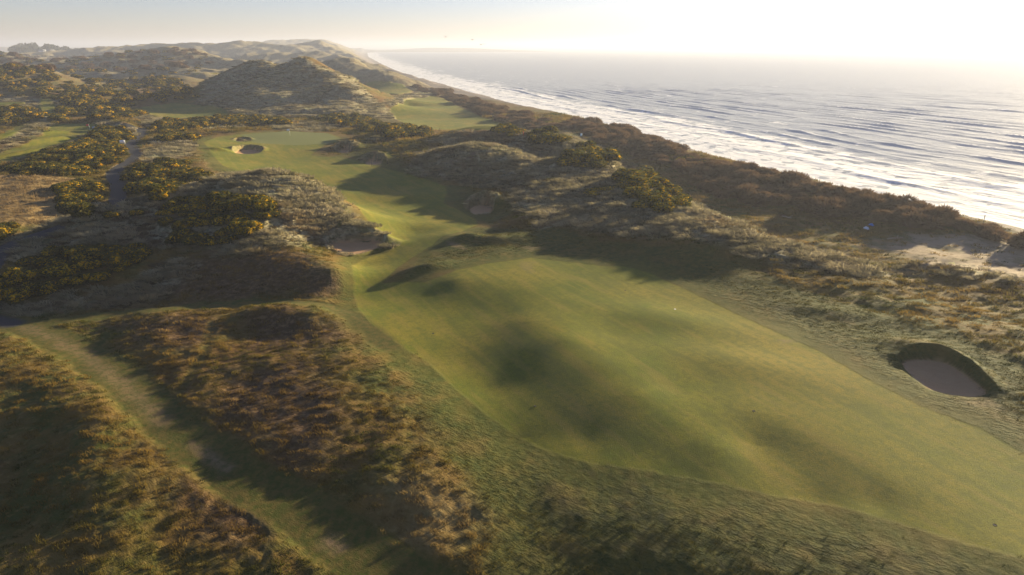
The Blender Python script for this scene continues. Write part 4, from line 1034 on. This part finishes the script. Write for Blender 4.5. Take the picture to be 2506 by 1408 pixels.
# white bags at the end of the small green
def bag(px, py, label):
    x, y, z = spot(px, py); e = empty('golf_bag', (x, y, z), R(40)); tag(e, label, 'golf bag', 'golf bags by the small green')
    v, f = tube([(-.75, 0, .3), (-.6, 0, .34), (.5, 0, .42), (.75, 0, .44)], [.24, .3, .28, .22], 9); mk('body', v, f, WHITE, e)
    v, f = tube([(.4, 0, .7), (.0, .05, .86), (-.4, 0, .64)], [.05, .05, .05]); mk('strap', v, f, DARK, e)
bag(232, 315, 'white golf bag lying at the right end of the small red-flag green')
bag(240, 318, 'white golf bag at the rough edge, right of the other bag')
# gulls over the sea
def gull(px, py, d, ang, label):
    x, y, z = at_y(px, py, d); e = empty('gull', (float(x), float(y), float(z)), R(ang), 1.5); tag(e, label, 'gull', 'gulls over the sea')
    v, f = tube([(-.28, 0, 0), (-.15, 0, .02), (.05, 0, .03), (.2, 0, .04), (.28, 0, .03)], [.02, .06, .07, .045, .012], 8); mk('body', v, f, WHITE, e)
    for sg in (-1, 1):
        V = [(.1, sg * .04, .04), (-.08, sg * .04, .04), (.14, sg * .35, .2), (-.04, sg * .35, .2), (.02, sg * .75, .12), (-.05, sg * .73, .12)]
        o = mk('wing', V, [[0, 1, 3, 2], [2, 3, 5, 4]], GREY, e); sm = o.modifiers.new('thick', 'SOLIDIFY'); sm.thickness = .015
gull(1091, 91, 300, 20, 'small grey gull, highest of the flock above the horizon')
gull(1156, 98, 330, -30, 'small gull between the highest and the lowest birds')
gull(1184, 109, 320, 60, 'low gull just over the sea horizon, rightmost of the flock')
gull(1177, 110, 335, 10, 'low gull close left of the rightmost bird')
# trees and houses far inland
LEAFT = leaf_mat('tree_leaf', a=(.04, .05, .022), b=(.075, .075, .035), trans=.25, scale=.2)
TREES = []
for k in range(4):
    g = np.random.default_rng(800 + k); c = lumps(g, 12, .62, .26, .46, .9); c[:, 2] = .45 + g.uniform(.0, .75, 12) * (1 - .5 * np.hypot(c[:, 0], c[:, 1]))
    cr = mk('crown', *join([core(g, c, .9, .7), sprigs(g, c, 1500, .085, .9, 1.2, -.2, jit=.25)]), LEAFT, link=False)
    trk = [tube([(0, 0, -.15), (.02, 0, .3), (.03, .02, .7)], [.07, .05, .03])]
    for a in range(4): trk.append(tube([(.02, 0, .3 + .08 * a), (.25 * math.cos(a * 1.7), .25 * math.sin(a * 1.7), .62 + .08 * a)], [.03, .012], 5))
    TREES.append((cr, mk('trunk', *join(trk), BARK, link=False)))
def tree(px, d, h, label, grp):
    x, y, _ = at_y(px, 116, d); x = float(x); z = float(ground(x, d)); e = empty('tree', (x, d, z), rng.uniform(0, 6.28), 1)
    sx = h * rng.uniform(.5, .75); e.scale = (sx, sx, h * .6); tag(e, label, 'tree', grp)
    for src in TREES[rng.integers(4)]:
        c = src.copy(); COL.objects.link(c); c.parent = e
for px, d, h in [(-14, 870, 22), (-4, 890, 23), (4, 880, 24), (10, 905, 22), (15, 880, 20), (20, 900, 16), (25, 890, 12), (-25, 900, 24), (30, 910, 8)]:
    tree(px, d, h, 'dark tree in the clump at the far left edge', 'clump of trees at far left')
for px in np.arange(34, 250, 5.5):
    d = 1900 + 250 * math.sin(px * .31); h = (32 if px < 85 else 28 if px < 165 else 20) * rng.uniform(.75, 1.15)
    tree(float(px), d, h, 'hazy blue tree in the distant wood along the horizon', 'distant wood on the horizon')
ROOF = flat_mat('slate_roof', (.14, .15, .17)); PANE = flat_mat('window_dark', (.03, .035, .04), .2)
def house(px, d, L_, hh, label):
    x, y, _ = at_y(px, 118, d); x = float(x); z = float(ground(x, d)) - .5; e = empty('house', (x, d, z), R(15)); tag(e, label, 'house')
    v, f = box(0, 0, hh / 2, L_, 7, hh); mk('wall', v, f, WHITE, e, smooth=False)
    V = [(-L_ / 2 - .3, -3.9, hh), (L_ / 2 + .3, -3.9, hh), (L_ / 2 + .3, 3.9, hh), (-L_ / 2 - .3, 3.9, hh), (-L_ / 2, 0, hh + 3), (L_ / 2, 0, hh + 3)]
    mk('roof', V, [[0, 1, 5, 4], [2, 3, 4, 5], [3, 0, 4, 4], [1, 2, 5, 5], [0, 3, 2, 1]], ROOF, e, smooth=False)
    for i in range(3): v, f = box(-L_ / 2 + L_ * (i + .5) / 3, -3.52, hh * .55, 1.2, .12, 1.5); mk('window', v, f, PANE, e, smooth=False)
house(102, 1500, 12, 8, 'tall white house among the hazy trees at far left')
house(121, 1520, 16, 4, 'low white house right of the tall one among hazy trees')

# ------------------------------------------------------------------ light, air, camera
def finish():
    w = bpy.data.worlds.new('World'); sc.world = w; w.use_nodes = True
    nt = w.node_tree; bg = nt.nodes['Background']
    sk = nt.nodes.new('ShaderNodeTexSky'); sk.sky_type = 'NISHITA'; sk.sun_disc = False
    sk.sun_elevation = SUN_EL; sk.sun_rotation = SUN_AZ; sk.air_density = .8; sk.dust_density = .35; sk.ozone_density = 2.0
    tint = nt.nodes.new('ShaderNodeMix'); tint.data_type = 'RGBA'; tint.blend_type = 'MULTIPLY'; tint.inputs[0].default_value = 1; tint.inputs[7].default_value = (.93, .82, .97, 1)
    nt.links.new(sk.outputs[0], tint.inputs[6]); nt.links.new(tint.outputs[2], bg.inputs[0]); bg.inputs[1].default_value = .05
    l = bpy.data.lights.new('sun', 'SUN'); l.energy = 5.0; l.angle = R(.55); l.color = (1.0, .82, .51)
    o = bpy.data.objects.new('sun', l); COL.objects.link(o)
    d = Vector((math.sin(SUN_AZ) * math.cos(SUN_EL), math.cos(SUN_AZ) * math.cos(SUN_EL), math.sin(SUN_EL)))
    o.rotation_euler = d.to_track_quat('Z', 'Y').to_euler()
    # the sea haze: one closed box of even air
    v, f = box(0, 0, 0, 100000, 100000, 1)
    v[:, 2] = np.where(v[:, 2] > 0, 80, -15)
    m, nt, N, L = new_mat('haze_air')
    pv = node(nt, 'ShaderNodeVolumePrincipled'); pv.inputs['Color'].default_value = (.62, .67, .82, 1); pv.inputs['Density'].default_value = HAZE; pv.inputs['Anisotropy'].default_value = HAZE_G
    out = node(nt, 'ShaderNodeOutputMaterial'); L.new(pv.outputs[0], out.inputs['Volume'])
    tag(mk('haze', v, f, m, smooth=False), kind='stuff')
    c = bpy.data.cameras.new('camera'); c.sensor_width = 36; c.lens = 36 * F_PX / W_PX; c.clip_start = .5; c.clip_end = 200000
    co = bpy.data.objects.new('camera', c); COL.objects.link(co); co.location = (0, 0, CAM_Z); co.rotation_euler = (math.pi / 2 - PITCH, 0, 0)
    sc.camera = co
    vs_ = sc.view_settings; vs_.view_transform = 'Standard'; vs_.look = 'None'; vs_.exposure = EXPO; vs_.gamma = 1
    cy = sc.cycles
    cy.max_bounces = 5; cy.diffuse_bounces = 2; cy.glossy_bounces = 2; cy.transmission_bounces = 3; cy.volume_bounces = 0; cy.use_adaptive_sampling = False; cy.transparent_max_bounces = 8
    cy.use_denoising = True; cy.denoiser = 'OPENIMAGEDENOISE'; cy.denoising_input_passes = 'RGB_ALBEDO_NORMAL'; cy.denoising_prefilter = 'ACCURATE'
    cy.sample_clamp_indirect = 6
HAZE, HAZE_G, EXPO = .00028, .28, 1.75
finish()
